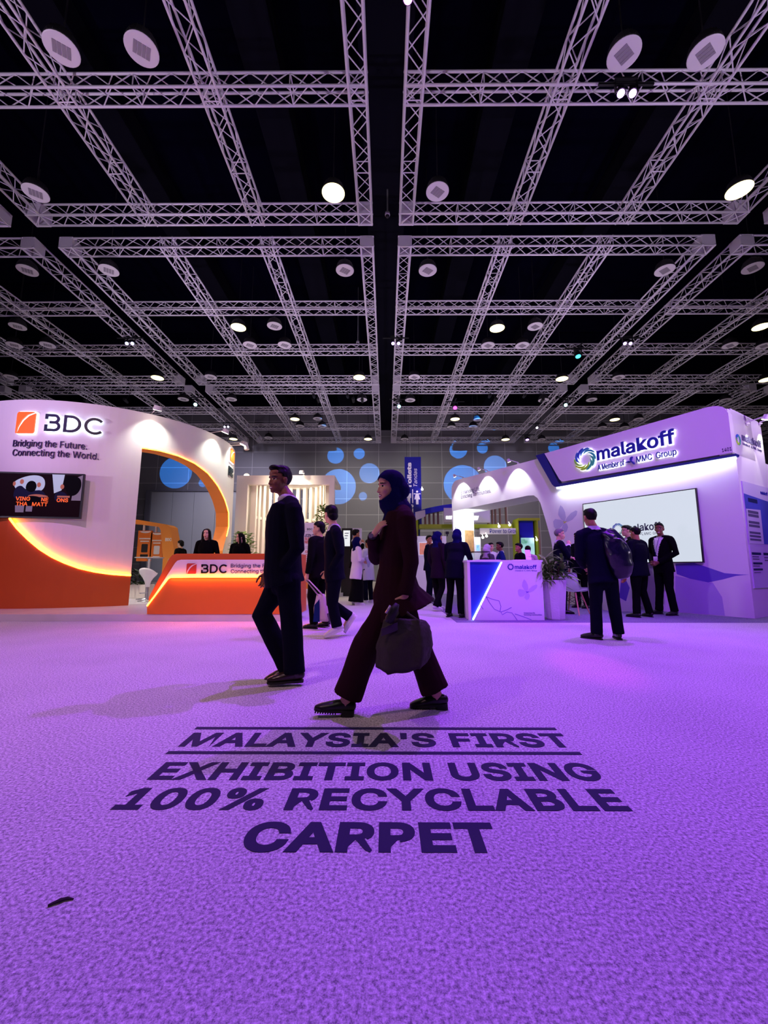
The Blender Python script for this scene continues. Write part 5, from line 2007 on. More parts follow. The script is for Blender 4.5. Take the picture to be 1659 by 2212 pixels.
text('sign_letters', 'Toilets', rotm(S(889, 1050)[0], S(880, 1056)[1]), 0, S(880, 999)[1] - S(880, 1056)[1], 0, h, m_sw, hs, bold=.04, depth=.004)
text('sign_letters', 'Tandas', rotm(S(901, 1050)[0], S(895, 1051)[1]), 0, S(895, 1012)[1] - S(895, 1051)[1], 0, h * .85, m_sw, hs, bold=.0, shear=.2, depth=.004)
bm = bmesh.new()
for u, man in ((883, True), (901, False)):
    cx, zt_ = S(u, 1062); k_ = (S(u, 1058)[1] - S(u, 1087)[1]) / 2.0
    P = lambda x, z: (cx + x * k_, zt_ - z * k_)
    slab(bm, [P(x, z) for x, z in arc(0, 0, .16, .16, 0, 360, 12)[:-1]], sm, .001, .004)
    if man:
        slab(bm, [P(*p) for p in ((-.34, .26), (.34, .26), (.34, .95), (.2, .95), (.2, 1.9), (-.2, 1.9), (-.2, .95), (-.34, .95))], sm, .001, .004)
    else:
        slab(bm, [P(*p) for p in ((-.2, .26), (.2, .26), (.42, 1.15), (.18, 1.15), (.18, 1.9), (-.18, 1.9), (-.18, 1.15), (-.42, 1.15))], sm, .001, .004)
        slab(bm, [P(*p) for p in ((-.22, .26), (-.5, .26), (-.5, .40), (-.28, .40))], sm, .001, .004)
        slab(bm, [P(*p) for p in ((.22, .26), (.5, .26), (.5, .40), (.28, .40))], sm, .001, .004)
x, z0 = S(891.6, 1087); _, z1 = S(891.6, 1057)
slab(bm, [(x - .02, z0), (x + .02, z0), (x + .02, z1), (x - .02, z1)], sm, .001, .004)
cx, zt_ = S(890, 1093)
slab(bm, [(cx + p, zt_ + q_) for p, q_ in arc(0, 0, .08, .08, 0, 360, 12)[:-1]], sm, .001, .004)
slab(bm, [(cx - .1, zt_ - .4), (cx + .06, zt_ - .4), (cx + .06, zt_ - .12), (cx - .1, zt_ - .12)], sm, .001, .004)
mk('pictograms', bm, m_sw, hs)
# ================================================================== PEOPLE
SKIN = {k: mat('skin_' + k, c, .5, spec=.35) for k, c in (('tan', '#a9714e'), ('fair', '#d3a184'), ('brown', '#7b4c36'), ('light', '#dfb094'))}
m_lip = mat('lips', '#8e4a44', .45)
m_eyew = mat('eye_white', '#d8cfc8', .3)
m_iris = mat('eye_dark', '#120b09', .25)
m_brow = mat('brow_dark', '#1c120e', .7)
m_teeth = mat('teeth', '#eee6da', .3)


def cloth(name, col, rough=.85):
    return mat('cloth_' + name, col, rough, bump=.25, bscale=140, spec=.06)


CL = {k: cloth(k, c) for k, c in (('black', '#060608'), ('navy', '#0a0b1e'), ('darknavy', '#070817'), ('blue', '#1a2a62'), ('white', '#dcd8dc'), ('maroon', '#2a1119'), ('plum', '#1d0d1e'), ('bluehijab', '#0c0d40'),
                                     ('greyhijab', '#b7aeb6'), ('grey', '#4a484e'), ('charcoal', '#0c0b0d'), ('pattern', '#c4c2d2'), ('blouse', '#ddd2de'), ('pinkshirt', '#d09ac8'), ('olive', '#3c3429'), ('cream', '#d9c2a4'))}
m_hair = mat('hair_black', '#070506', .5, bump=.15, bscale=120, spec=.12)
m_hairg = mat('hair_grey', '#6a6468', .5, bump=.5, bscale=120)
m_shoe = mat('shoe_black_leather', '#0c0a0c', .35)
m_shoeb = mat('shoe_brown_leather', '#241412', .35)
m_shoew = mat('shoe_white', '#d9d4da', .5)
m_sole = mat('shoe_sole_dark', '#08070a', .7)


def tube(bm, pts, rad, ref=(0, 1, 0), seg=14, caps=(True, True), bend=None):
    """closed loft of ellipses: rad = [(a along ref, b across)]"""
    pts = [V(p) for p in pts]
    rad = [(r, r) if not isinstance(r, (tuple, list)) else r for r in rad]
    P, R_, T = [], [], []
    n = len(pts)
    for i in range(n):
        t = (pts[min(i + 1, n - 1)] - pts[max(i - 1, 0)])
        T.append(t.normalized())
    ref = V(ref)

    def add(p, r, t):
        P.append(p); R_.append(r); T2.append(t)
    T2 = []
    if caps[0]:
        m = min(rad[0])
        for k, s in ((.95, .30), (.70, .72)):
            add(pts[0] - T[0] * m * k, (rad[0][0] * s, rad[0][1] * s), T[0])
    for i in range(n):
        add(pts[i], rad[i], T[i])
    if caps[1]:
        m = min(rad[-1])
        for k, s in ((.70, .72), (.95, .30)):
            add(pts[-1] + T[-1] * m * k, (rad[-1][0] * s, rad[-1][1] * s), T[-1])
    rings = []
    for p, r, t in zip(P, R_, T2):
        a = ref - t * ref.dot(t)
        a = a.normalized() if a.length > 1e-4 else t.orthogonal().normalized()
        b = t.cross(a)
        rings.append([bm.verts.new(p + a * math.cos(2 * PI * k / seg) * r[0] + b * math.sin(2 * PI * k / seg) * r[1]) for k in range(seg)])
    for A, B in zip(rings, rings[1:]):
        for k in range(seg):
            j = (k + 1) % seg
            bm.faces.new((A[k], A[j], B[j], B[k]))
    bm.faces.new(rings[0][::-1])
    bm.faces.new(rings[-1])


def remesh(bm, vox, smooth=4, folds=0.0, seed=0.0, freq=7.0):
    bmesh.ops.recalc_face_normals(bm, faces=bm.faces)
    me = bpy.data.meshes.new('r')
    bm.to_mesh(me)
    bm.free()
    o = bpy.data.objects.new('r', me)
    C.objects.link(o)
    md = o.modifiers.new('r', 'REMESH')
    md.mode = 'VOXEL'
    md.voxel_size = vox
    if smooth:
        sm_ = o.modifiers.new('s', 'SMOOTH')
        sm_.iterations = smooth
        sm_.factor = .5
    dg = bpy.context.evaluated_depsgraph_get()
    m2 = bpy.data.meshes.new_from_object(o.evaluated_get(dg))
    bpy.data.objects.remove(o)
    bpy.data.meshes.remove(me)
    b2 = bmesh.new()
    b2.from_mesh(m2)
    bpy.data.meshes.remove(m2)
    if folds:
        b2.normal_update()
        for v in b2.verts:
            c = v.co
            q = V((c.x * freq + seed, c.y * freq, c.z * freq * .55))
            v.co = c + v.normal * folds * (noise.noise(q) + .6 * noise.noise(q * 2.3 + V((c.z * 6, 0, 0))))
    return b2


def rotm3(axis, deg):
    return Matrix.Rotation(math.radians(deg), 3, axis)


def hand(bm, w, d, palm, thumb, L=.18, curl=25, spread=1.0, tuck=None):
    """hand from wrist w along d; palm = palm normal, thumb = side on which the thumb sits"""
    d = V(d).normalized()
    palm = V(palm); palm = (palm - d * palm.dot(d)).normalized()
    th = V(thumb); th = (th - d * th.dot(d) - palm * th.dot(palm)).normalized()
    k = L / .18
    tube(bm, [w - d * .015 * k, w + d * .02 * k, w + d * .055 * k, w + d * .088 * k], [(.026 * k, .019 * k), (.033 * k, .019 * k), (.041 * k, .016 * k), (.040 * k, .013 * k)], th, 12)
    for i, (off, l, r) in enumerate(((.030, .068, .0090), (.010, .077, .0092), (-.010, .072, .0088), (-.029, .056, .0078))):
        p = w + d * (.084 - .004 * abs(i - 1)) * k + th * off * k
        pts = [p - d * .02 * k]
        dd = (d + th * off * 1.6 * spread).normalized()
        ang = 0
        for f in (.45, .32, .23):
            ang += curl * (1.0 if f > .4 else 1.25)
            a = math.radians(ang)
            pts.append(p)
            p = p + (dd * math.cos(a) + palm * math.sin(a)) * l * f * k
        pts.append(p)
        tube(bm, pts, [r * k, r * k, r * .95 * k, r * .88 * k, r * .8 * k], th, 8)
    p = w + d * .025 * k + th * .026 * k
    q = p + (d * .6 + th * .65 + palm * .35).normalized() * .038 * k
    r2 = q + (d * .85 + th * .25 + palm * .45).normalized() * .030 * k
    r3 = r2 + (d * .9 + palm * .4).normalized() * .024 * k
    tube(bm, [p - th * .012 * k, p, q, r2, r3], [.013 * k, .0135 * k, .011 * k, .0098 * k, .0085 * k], palm, 8)


class Fig:
    """a standing figure in its own frame: x forward, y to its left, z up, 1.75 m tall before scaling"""
    BASE = dict(pelvis=(0, 0, .95), waist=(.0, 0, 1.07), chest=(.0, 0, 1.27), neck=(-.015, 0, 1.475), head=(.015, 0, 1.635),
                shL=(-.01, .185, 1.425), shR=(-.01, -.185, 1.425), elL=(-.04, .25, 1.14), elR=(-.04, -.25, 1.14), wrL=(.03, .255, .90), wrR=(.03, -.255, .90),
                hpL=(0, .09, .92), hpR=(0, -.09, .92), knL=(.02, .10, .50), knR=(.02, -.10, .50), anL=(-.02, .11, .085), anR=(-.02, -.11, .085),
                toL=(.15, .13, .03), toR=(.15, -.13, .03))

    def __init__(self, loc, face, H=1.75, pose=None, build=1.0):
        self.loc = V(loc)
        self.k = H / 1.75
        self.R = Matrix.Rotation(math.radians(face), 3, 'Z')
        self.j = {k: V(v) for k, v in self.BASE.items()}
        if pose:
            for k, v in pose.items():
                self.j[k] = V(v)
        self.b = build

    def W(self, p):
        return self.loc + self.R @ (V(p) * self.k)

    def world_joint(self, name, w):
        """set a joint from a world position"""
        self.j[name] = (self.R.transposed() @ (V(w) - self.loc)) / self.k

    def J(self, n):
        return self.W(self.j[n])

    def D(self, v):
        return (self.R @ V(v)).normalized()


def pose_arms(kind):
    if kind == 'down':
        return {}
    if kind == 'clasp':
        return dict(elL=(-.03, .265, 1.16), elR=(-.03, -.265, 1.16), wrL=(.20, .07, .99), wrR=(.20, -.07, .99))
    if kind == 'cross':
        return dict(elL=(.06, .27, 1.17), elR=(.06, -.27, 1.17), wrL=(.21, -.05, 1.20), wrR=(.19, .06, 1.15))
    if kind == 'pocket':
        return dict(elL=(-.10, .29, 1.16), elR=(-.10, -.29, 1.16), wrL=(.03, .21, .95), wrR=(.03, -.21, .95))
    if kind == 'fore':
        return dict(elL=(-.02, .26, 1.15), elR=(-.02, -.26, 1.15), wrL=(.22, .18, 1.12), wrR=(.22, -.18, 1.12))
    if kind == 'chin':
        return dict(elR=(.12, -.20, 1.16), wrR=(.17, -.03, 1.42), elL=(.06, .26, 1.14), wrL=(.20, -.04, 1.14))
    if kind == 'lean':
        return dict(elL=(.10, .25, 1.15), elR=(.10, -.25, 1.15), wrL=(.34, .20, 1.08), wrR=(.34, -.20, 1.08))
    return {}


def person(f, label, skin='tan', hair='short', hairm=None, top='navy', bottom=None, shirt=None, hijab=None, shoe=None, vox=.013, look=(0, 0), skirt=False, smile=True,
           hem=.80, hands=((25, None), (25, None)), group=None, hand_dir=None, flare=0.0, wide=1.0, tunic=False, headless=False, detail=False, leg_order=None, barefoot=False, collar=True, wide_leg=1.0, crop=-.015):
    """body (one skinned surface) with hair, hijab, jacket, trousers and shoes as children"""
    k = f.k
    P = lambda p: f.W(p)
    J = f.J
    X, Y, Z = f.D((1, 0, 0)), f.D((0, 1, 0)), V((0, 0, 1))
    root_loc = V((f.loc.x, f.loc.y, f.loc.z))
    o = bpy.data.objects.new('person', None)
    C.objects.link(o)
    o.location = root_loc
    tag(o, label, 'person', group)
    # ------------------------------------------------ head frame
    yaw, pit = look
    HR = f.R @ Matrix.Rotation(math.radians(yaw), 3, 'Z') @ Matrix.Rotation(math.radians(pit), 3, 'Y')
    hc = J('head')
    hs = k * .95

    def HP(x, y, z):
        return hc + HR @ (V((x, y, z)) * hs)

    def blob(bm, c, r, rx=0, ax='Y'):
        M_ = HR @ Matrix.Rotation(math.radians(rx), 3, ax)
        ell(bm, HP(*c), tuple(q * hs for q in r), M_, 18, 12)
    # ------------------------------------------------ the body
    bm = bmesh.new()
    if True:
        blob(bm, (-.012, 0, .035), (.098, .076, .092))
        blob(bm, (.022, 0, -.03), (.070, .062, .088))
        blob(bm, (.045, 0, -.075), (.045, .045, .035))
        blob(bm, (.068, 0, -.098), (.022, .026, .018))
        blob(bm, (.066, 0, .028), (.024, .058, .018))
        blob(bm, (.055, .034, -.030), (.028, .025, .028))
        blob(bm, (.055, -.034, -.030), (.028, .025, .028))
        blob(bm, (.090, 0, -.018), (.013, .011, .030), -16)
        blob(bm, (.098, 0, -.037), (.0135, .0145, .011))
        blob(bm, (.089, .011, -.041), (.011, .008, .008))
        blob(bm, (.089, -.011, -.041), (.011, .008, .008))
        blob(bm, (.087, 0, -.064), (.012, .024, .008))
        blob(bm, (.085, 0, -.077), (.012, .021, .008))
        blob(bm, (.04, 0, .06), (.05, .060, .04))
        if hijab is None:
            for s in (-1, 1):
                blob(bm, (-.008, s * .077, -.012), (.019, .008, .032), 12)
                blob(bm, (-.014, s * .084, .000), (.014, .006, .022), 12)
    tube(bm, [J('neck') - Z * .05 * k, J('neck') + Z * .02 * k, HP(-.02, 0, -.075), HP(-.015, 0, -.02)], [(.062 * k, .058 * k), (.054 * k, .054 * k), (.052 * k, .054 * k), (.05 * k, .05 * k)], Y)
    b = f.b
    tw = [(J('pelvis') - Z * .03 * k, (.155 * b, .105 * b)), (J('waist'), (.135 * b, .10 * b)), (J('chest'), (.155 * b, .11 * b)), ((J('chest') + J('neck')) / 2 + Z * .02 * k, (.15 * b, .10 * b)), (J('neck') - Z * .04 * k, (.08, .07))]
    tube(bm, [p for p, r in tw], [(r[0] * k, r[1] * k) for p, r in tw], Y)
    tube(bm, [J('shL'), J('neck') - Z * .05 * k, J('shR')], [.052 * k, .06 * k, .052 * k], X)
    for s in 'LR':
        tube(bm, [J('sh' + s), J('el' + s), J('wr' + s)], [.05 * k, .040 * k, .027 * k], X)
        tube(bm, [J('hp' + s), J('kn' + s), J('an' + s)], [.085 * k, .055 * k, .038 * k], Y)
        tube(bm, [J('an' + s), J('an' + s) - Z * .03 * k, J('to' + s) * .7 + J('an' + s) * .3 + Z * .0], [.036 * k, .036 * k, .026 * k], Y)
        hd = (hand_dir or {}).get(s)
        sg = 1 if s == 'L' else -1
        wr, el = J('wr' + s), J('el' + s)
        d = (wr - el).normalized()
        if hd:
            dd, pl, tb, cu = hd
            hand(bm, wr, dd, pl, tb, .18 * k, cu)
        else:
            pl = -Y * sg
            hand(bm, wr, d, pl if abs(d.dot(Y)) < .7 else Z * -1, X if abs(d.dot(X)) < .8 else Z, .18 * k, 22)
    bm = remesh(bm, vox * (.75 if not detail else .52), 3 if not detail else 5)
    # face colours
    HI = HR.transposed()
    bm.normal_update()
    for fc in bm.faces:
        q = (HI @ (fc.calc_center_median() - hc)) / hs
        if q.x < .04 or abs(q.z) > .13 or abs(q.y) > .08:
            continue
        for s in (-1, 1):
            ey = q.y - s * .031
            if ((ey) / .0155) ** 2 + ((q.z - .003) / .0065) ** 2 < 1:
                fc.material_index = 3 if abs(ey) < .0075 else 2
            if ((ey - s * .002) / .023) ** 2 + ((q.z - .026 + (ey * s) * .15) / .0058) ** 2 < 1:
                fc.material_index = 4
        if (q.y / .026) ** 2 + ((q.z + .071 - .25 * (abs(q.y) ** 1.5)) / .0125) ** 2 < 1 and q.x > .06:
            fc.material_index = 5 if smile and ((q.y / .021) ** 2 + ((q.z + .071) / .0052) ** 2 < 1) else 1
    body = mk('body', bm, [SKIN[skin], m_lip, m_eyew, m_iris, m_brow, m_teeth], o, True)

    # ------------------------------------------------ hair or hijab
    if hijab:
        bm = bmesh.new()
        blob(bm, (-.014, 0, .038), (.119, .094, .110))
        blob(bm, (-.01, 0, -.04), (.100, .090, .10))
        blob(bm, (-.075, 0, -.02), (.095, .088, .088))
        tube(bm, [HP(.0, 0, -.05), HP(.0, 0, -.13), J('neck') + X * .02 * k - Z * .02 * k, J('neck') + X * .01 * k - Z * .10 * k],
             [(.090 * k, .090 * k), (.086 * k, .086 * k), (.112 * k, .102 * k), (.175 * k, .115 * k)], Y, 18)
        tube(bm, [HP(-.075, 0, -.02), HP(-.085, 0, -.10), J('neck') - X * .05 * k + Z * .0 * k, J('neck') - X * .045 * k - Z * .10 * k], [(.06 * k, .05 * k), (.06 * k, .045 * k), (.08 * k, .045 * k), (.12 * k, .045 * k)], Y, 14)
        tube(bm, [HP(.055, 0, -.115), J('neck') + X * .085 * k - Z * .04 * k, J('chest') + X * .115 * k + Z * .05 * k], [(.05 * k, .035 * k), (.09 * k, .035 * k), (.05 * k, .02 * k)], Y, 14)
        bm = remesh(bm, vox * .8, 4, .004 * k, 3.1, 13)
        kill = []
        for fc in bm.faces:
            q = (HI @ (fc.calc_center_median() - hc)) / hs
            if abs(q.z + .020) < .088 and q.x > .026 + .072 * ((q.z + .020) / .088) ** 2:
                kill.append(fc)
        bmesh.ops.delete(bm, geom=kill, context='FACES')
        for _ in range(6):
            bmesh.ops.smooth_vert(bm, verts=[v for v in bm.verts if v.is_boundary], factor=.5, use_axis_x=True, use_axis_y=True, use_axis_z=True)
        bmesh.ops.solidify(bm, geom=bm.faces[:], thickness=.004 * k)
        mk('hijab', bm, CL[hijab], o, True)
    elif hair != 'none':
        bm = bmesh.new()
        blob(bm, (-.018, 0, .040), (.104, .083, .096))
        if hair == 'quiff':
            blob(bm, (.045, 0, .105), (.052, .055, .030), -8)
            blob(bm, (-.02, 0, .095), (.085, .070, .048))
        elif hair in ('short', 'side'):
            blob(bm, (.02, 0, .085), (.075, .072, .050))
        if hair == 'thick':
            blob(bm, (-.012, 0, .045), (.112, .094, .102))
            blob(bm, (-.05, 0, -.02), (.075, .082, .075))
        if hair == 'long':
            blob(bm, (-.02, 0, .04), (.106, .087, .100))
            for s in (-1, 1):
                tube(bm, [HP(.03, s * .050, .095), HP(.035, s * .078, .03), HP(.02, s * .086, -.07), HP(.015, s * .09, -.17), HP(.03, s * .085, -.29)], [.024 * k, .027 * k, .030 * k, .034 * k, .022 * k], X, 10)
            tube(bm, [HP(-.06, 0, .05), HP(-.085, 0, -.08), HP(-.095, 0, -.2), HP(-.095, 0, -.31)], [(.075 * k, .05 * k), (.085 * k, .035 * k), (.09 * k, .03 * k), (.07 * k, .02 * k)], Y, 14)
        bm = remesh(bm, vox * .7, 3, .0022 * k, 1.7, 40)
        kill = []
        for fc in bm.faces:
            q = (HI @ (fc.calc_center_median() - hc)) / hs
            if hair == 'long':
                cut = q.x > .03 and abs(q.y) < .062 - max(0, q.z) * .3 and -.2 < q.z < .078
            else:
                lim = .072 + (q.x - .085) * .5 if q.x > .045 else (.052 if q.x > .02 else (-.012 if q.x > -.02 else -.012 + (q.x + .02) * (1.15 if hair != 'thick' else 1.5)))
                if hair == 'bald':
                    lim = max(lim, .0 if q.x > -.02 else lim)
                cut = q.z < lim
                if abs(q.y) > .06 and -.028 < q.x < .02 and q.z < .022:
                    cut = True
            if cut:
                kill.append(fc)
        bmesh.ops.delete(bm, geom=kill, context='FACES')
        for _ in range(4):
            bmesh.ops.smooth_vert(bm, verts=[v for v in bm.verts if v.is_boundary], factor=.5, use_axis_x=True, use_axis_y=True, use_axis_z=True)
        bmesh.ops.solidify(bm, geom=bm.faces[:], thickness=.004 * k)
        mk('hair', bm, hairm or m_hair, o, True)

    # ------------------------------------------------ jacket or blouse
    bm = bmesh.new()
    hz = hem
    hemc = J('pelvis') + Z * (hz - .95) * k
    b = f.b * wide
    rows = [(hemc + X * (-.02 - flare * .4) * k, (.195 * b + flare, .140 * b + flare)), (J('pelvis') + X * .0 * k, (.182 * b + flare * .4, .137 * b + flare * .4)), (J('waist'), (.165 * b, .128 * b)),
            (J('chest') - Z * .04 * k, (.18 * b, .138 * b)), (J('chest') + Z * .06 * k, (.185 * b, .132 * b)), ((J('chest') + J('neck')) / 2 + Z * .045 * k, (.165 * b, .108 * b)), (J('neck') - Z * .03 * k, (.088, .076))]
    tube(bm, [p for p, r in rows], [(r[0] * k, r[1] * k) for p, r in rows], Y, 20, (False, True))
    tube(bm, [J('shL') + Z * .002 * k, (J('shL') + J('neck')) / 2 + Z * .0 * k, J('neck') - Z * .03 * k, (J('shR') + J('neck')) / 2 + Z * .0 * k, J('shR') + Z * .002 * k], [.066 * k, .066 * k, .068 * k, .066 * k, .066 * k], X, 14)
    for s in 'LR':
        a, e, w_ = J('sh' + s), J('el' + s), J('wr' + s)
        tube(bm, [a, a.lerp(e, .5), e, e.lerp(w_, .5), w_ + (w_ - e).normalized() * -.005 * k], [.070 * k, .064 * k, .056 * k, .050 * k, .045 * k], X, 14, (True, False))
    bm = remesh(bm, vox, 3, .0055 * k, f.loc.x * 3, 8)
    mats = [CL[top]]
    if shirt:
        mats.append(CL[shirt])
        RI = f.R.transposed()
        for fc in bm.faces:
            q = RI @ (fc.calc_center_median() - f.loc) / k
            c0 = f.j['chest']
            q2 = q - c0
            if q2.x > .05 and -.16 < q2.z < .24 and abs(q2.y) < (.010 + (q2.z + .16) * .26):
                fc.material_index = 1
    jk = mk('jacket' if shirt else 'blouse', bm, mats, o, True)
    if shirt and collar:
        bm = bmesh.new()
        nk = J('neck')
        ax = (HP(-.02, 0, -.07) - nk).normalized()
        n = 22
        rows = []
        for t, rr_ in ((-.035, .076), (.02, .067), (.045, .068), (.02, .080), (-.012, .088)):
            row = []
            for i in range(n):
                a = 2 * PI * i / n
                fr = max(0, math.cos(a))
                row.append(bm.verts.new(nk + ax * (t - .035 * fr) * k + (X * math.cos(a) * (rr_ + .012 * fr) + Y * math.sin(a) * rr_) * k))
            rows.append(row)
        for A, B in zip(rows, rows[1:]):
            for i in range(n):
                j = (i + 1) % n
                bm.faces.new((A[i], A[j], B[j], B[i]))
        bmesh.ops.solidify(bm, geom=bm.faces[:], thickness=.003 * k)
        mk('shirt_collar', bm, CL[shirt], o, True)

    # ------------------------------------------------ trousers or skirt
    bm = bmesh.new()
    bt = bottom or top
    if skirt:
        fl = (J('anL') + J('anR')) / 2
        tube(bm, [J('pelvis') + Z * .08 * k, J('pelvis') - Z * .05 * k, (J('knL') + J('knR')) / 2, fl + Z * .0 * k], [(.14 * k, .115 * k), (.175 * k, .135 * k), (.19 * k, .16 * k), (.215 * k, .20 * k)], Y, 22, (True, False))
    else:
        tube(bm, [J('pelvis') + Z * .10 * k, J('pelvis') + Z * .0 * k, J('pelvis') - Z * .07 * k], [(.145 * f.b * k, .112 * f.b * k), (.165 * f.b * k, .125 * f.b * k), (.14 * f.b * k, .11 * f.b * k)], Y, 18)
        for s in 'LR':
            h, kn, an = J('hp' + s), J('kn' + s), J('an' + s)
            end = an - (an - kn).normalized() * crop * k
            w_ = wide_leg
            tube(bm, [h, h.lerp(kn, .5), kn, kn.lerp(end, .5), end], [(.095 * f.b * k, .105 * f.b * k), (.084 * k * f.b, .09 * k * f.b), (.070 * k * w_, .073 * k * w_), (.066 * k * w_, .070 * k * w_), (.064 * k * w_, .074 * k * w_)], Y, 16, (True, False))
    bm = remesh(bm, vox, 3, .005 * k, f.loc.y * 5, 9)
    mk('skirt' if skirt else 'trousers', bm, CL[bt], o, True)
    # ------------------------------------------------ shoes
    for s in 'LR':
        an, to = J('an' + s), J('to' + s)
        shoe_pair(o, an, to, k, shoe or 'black', vox)
    return o


def shoe_pair(o, an, to, k, kind, vox, loafer=False, up=None):
    """one shoe on the foot from ankle an to toe to"""
    d = to - an
    fwd = V((d.x, d.y, 0)).normalized()
    drop = an - V((0, 0, .0))
    L = .27 * k
    # foot frame: the sole line runs from heel to toe
    sl = V((d.x, d.y, 0)).length
    ang = math.atan2((an.z - .085 * k) - (to.z - .03 * k), sl)
    ax = (fwd * math.cos(ang) - V((0, 0, 1)) * math.sin(ang)).normalized()
    upv = (V((0, 0, 1)) * math.cos(ang) + fwd * math.sin(ang)).normalized()
    sd = upv.cross(ax)
    heel = an - upv * .085 * k - ax * .065 * k
    P = lambda x, z: heel + ax * x * k + upv * z * k
    bm = bmesh.new()
    hgt = .5 if loafer else 1.0
    tube(bm, [P(.015, .055), P(.05, .055), P(.11, .05), P(.17, .042), P(.225, .034), P(.255, .03)], [(.030 * k, .036 * k), (.036 * k, .045 * k), (.038 * k, .042 * k), (.046 * k, .034 * k), (.042 * k, .026 * k), (.028 * k, .018 * k)], sd, 14)
    if not loafer:
        tube(bm, [P(.055, .05), P(.06, .095)], [(.034 * k, .040 * k), (.036 * k, .044 * k)], ax, 12, (True, False))
    b2 = remesh(bm, max(.006, vox * .7), 2)
    m = {'black': m_shoe, 'brown': m_shoeb, 'white': m_shoew, 'cream': m_shoew}[kind]
    sh = mk('shoe', b2, m, o, True)
    bm = bmesh.new()
    out = [(x, y) for x, y in arc(.225, 0, .048, .045, -90, 90, 8)] + [(.15, .044), (.10, .036), (.04, .037)] + arc(.03, 0, .035, .036, 90, 270, 6) + [(.04, -.037), (.10, -.036), (.15, -.044)]
    fm = lambda x, y, z: heel + ax * x * k + sd * y * k + upv * z * k
    if loafer:
        slab(bm, out, fm, .012, .030)
        slab(bm, [p for p in out if p[0] < .085] + [(.085, -.036), (.085, .036)] if False else rrect(-.004, -.035, .085, .035, .02), fm, 0.0 - .012, .012)
        for i in range(9):
            x = .12 + i * .017
            slab(bm, [(x, -.04), (x + .009, -.04), (x + .009, .04), (x, .04)], fm, .002, .013)
    else:
        slab(bm, out, fm, .002, .018 if kind != 'white' else .03)
        if kind != 'white':
            slab(bm, rrect(-.004, -.033, .07, .033, .015), fm, 0.0, .004)
    mk('sole', bm, m_sole if kind not in ('white', 'cream') else m_shoew, sh)
    return sh


def at(u, v_top, H, z0=0.0):
    """where a person of height H stands whose head top shows at pixel (u, v_top)"""
    y = (H + z0 - CAMH) / tanv(v_top, u)
    p = PY(u, v_top, y)
    return V((p.x, p.y, z0))


def foot(u, v, z0=0.0):
    p = PZ(u, v, z0)
    return V((p.x, p.y, z0))
# ------------------------------------------------------------------ the crowd
def merge(*ds):
    r = {}
    for d in ds:
        r.update(d)
    return r


def headpx(u, vt, y, z0=0.0):
    """height of a figure standing at depth y with its head top at (u, vt)"""
    p = PY(u, vt, y)
    return V((p.x, y, z0)), p.z - z0


# receptionists behind the counter
q = at(448, 1143, 1.64, PT)
person(Fig(q, -92, 1.64, pose_arms('clasp')), 'receptionist with long straight black hair facing forward behind the orange counter', 'light', 'long', top='black', shirt=None, look=(4, 0), smile=False)
q = at(519, 1152, 1.60, PT)
person(Fig(q, -100, 1.60, pose_arms('clasp')), 'smiling receptionist with long dark hair looking left, at the right of the counter', 'light', 'long', top='black', look=(-38, 0))
q = at(391, 1168, 1.62, PT); 
person(Fig(q, 170, 1.62, pose_arms('fore')), 'person with short dark hair and black top far behind the counter, seen from the back', 'fair', 'thick', top='charcoal', bottom='black')

# companion of the navy suit man (dark jacket, carrying a tote)
q, h = headpx(690, 1128, 6.6)
fc = Fig(q, 150, h, merge(pose_arms('down'), dict(elL=(-.02, .23, 1.15), wrL=(.03, .24, .88), knL=(.05, .1, .5), anR=(-.10, -.1, .1), toR=(.06, -.11, .03))))
person(fc, 'person in a dark jacket half hidden behind the navy suit man', 'fair', 'thick', top='charcoal', bottom='black', look=(30, 0))

# group behind, left of the woman
q = foot(770, 1307)
_, h = headpx(770, 1161, q.y)
person(Fig(q, 25, h, merge(pose_arms('fore'), dict(wrR=(.20, -.05, 1.17), wrL=(.22, .02, 1.10)))), 'woman in navy hijab, long white blouse and black skirt holding a bouquet', 'fair', top='blouse', bottom='black', hijab='bluehijab', skirt=True, hem=.66, flare=.02, shoe='cream')
bq = q + V((.30, -.05, 1.08))
o = thing('bouquet', bq, 'silvery wrapped bouquet held by the woman in the white blouse', 'bouquet')
bm = bmesh.new(); lathe(bm, [(.02, -.14), (.05, 0), (.11, .12), (.10, .13), (.0, .08)], bq, 14)
for v in bm.verts:
    v.co += V((noise.noise(v.co * 30), noise.noise(v.co * 25 + V((5, 0, 0))), 0)) * .015
mk('wrapping', bm, mat('silver_wrap', '#9aa4bc', .35), o, True)
bm = bmesh.new()
for i in range(9):
    a = i * 2.4
    ell(bm, bq + V((math.cos(a) * .055 * (i / 9 + .2), math.sin(a) * .055 * (i / 9 + .2), .13)), (.028, .028, .022), None, 8, 6)
mk('flowers', bm, mat('flower_white', '#cfd2e2', .6), o, True)
q, h = headpx(768, 1144, 11.6)
person(Fig(q, 15, h, pose_arms('chin')), 'man in dark jacket and white shirt with hand at his chin behind the hijab woman', 'tan', 'short', top='black', shirt='white', look=(20, 0))
q, h = headpx(796, 1166, 11.4)
person(Fig(q, 140, h, pose_arms('clasp')), 'person in a pale patterned top and dark trousers, mostly hidden by the bag carrying woman', 'tan', 'thick', top='pattern', bottom='darknavy', hem=.62, shoe='white')

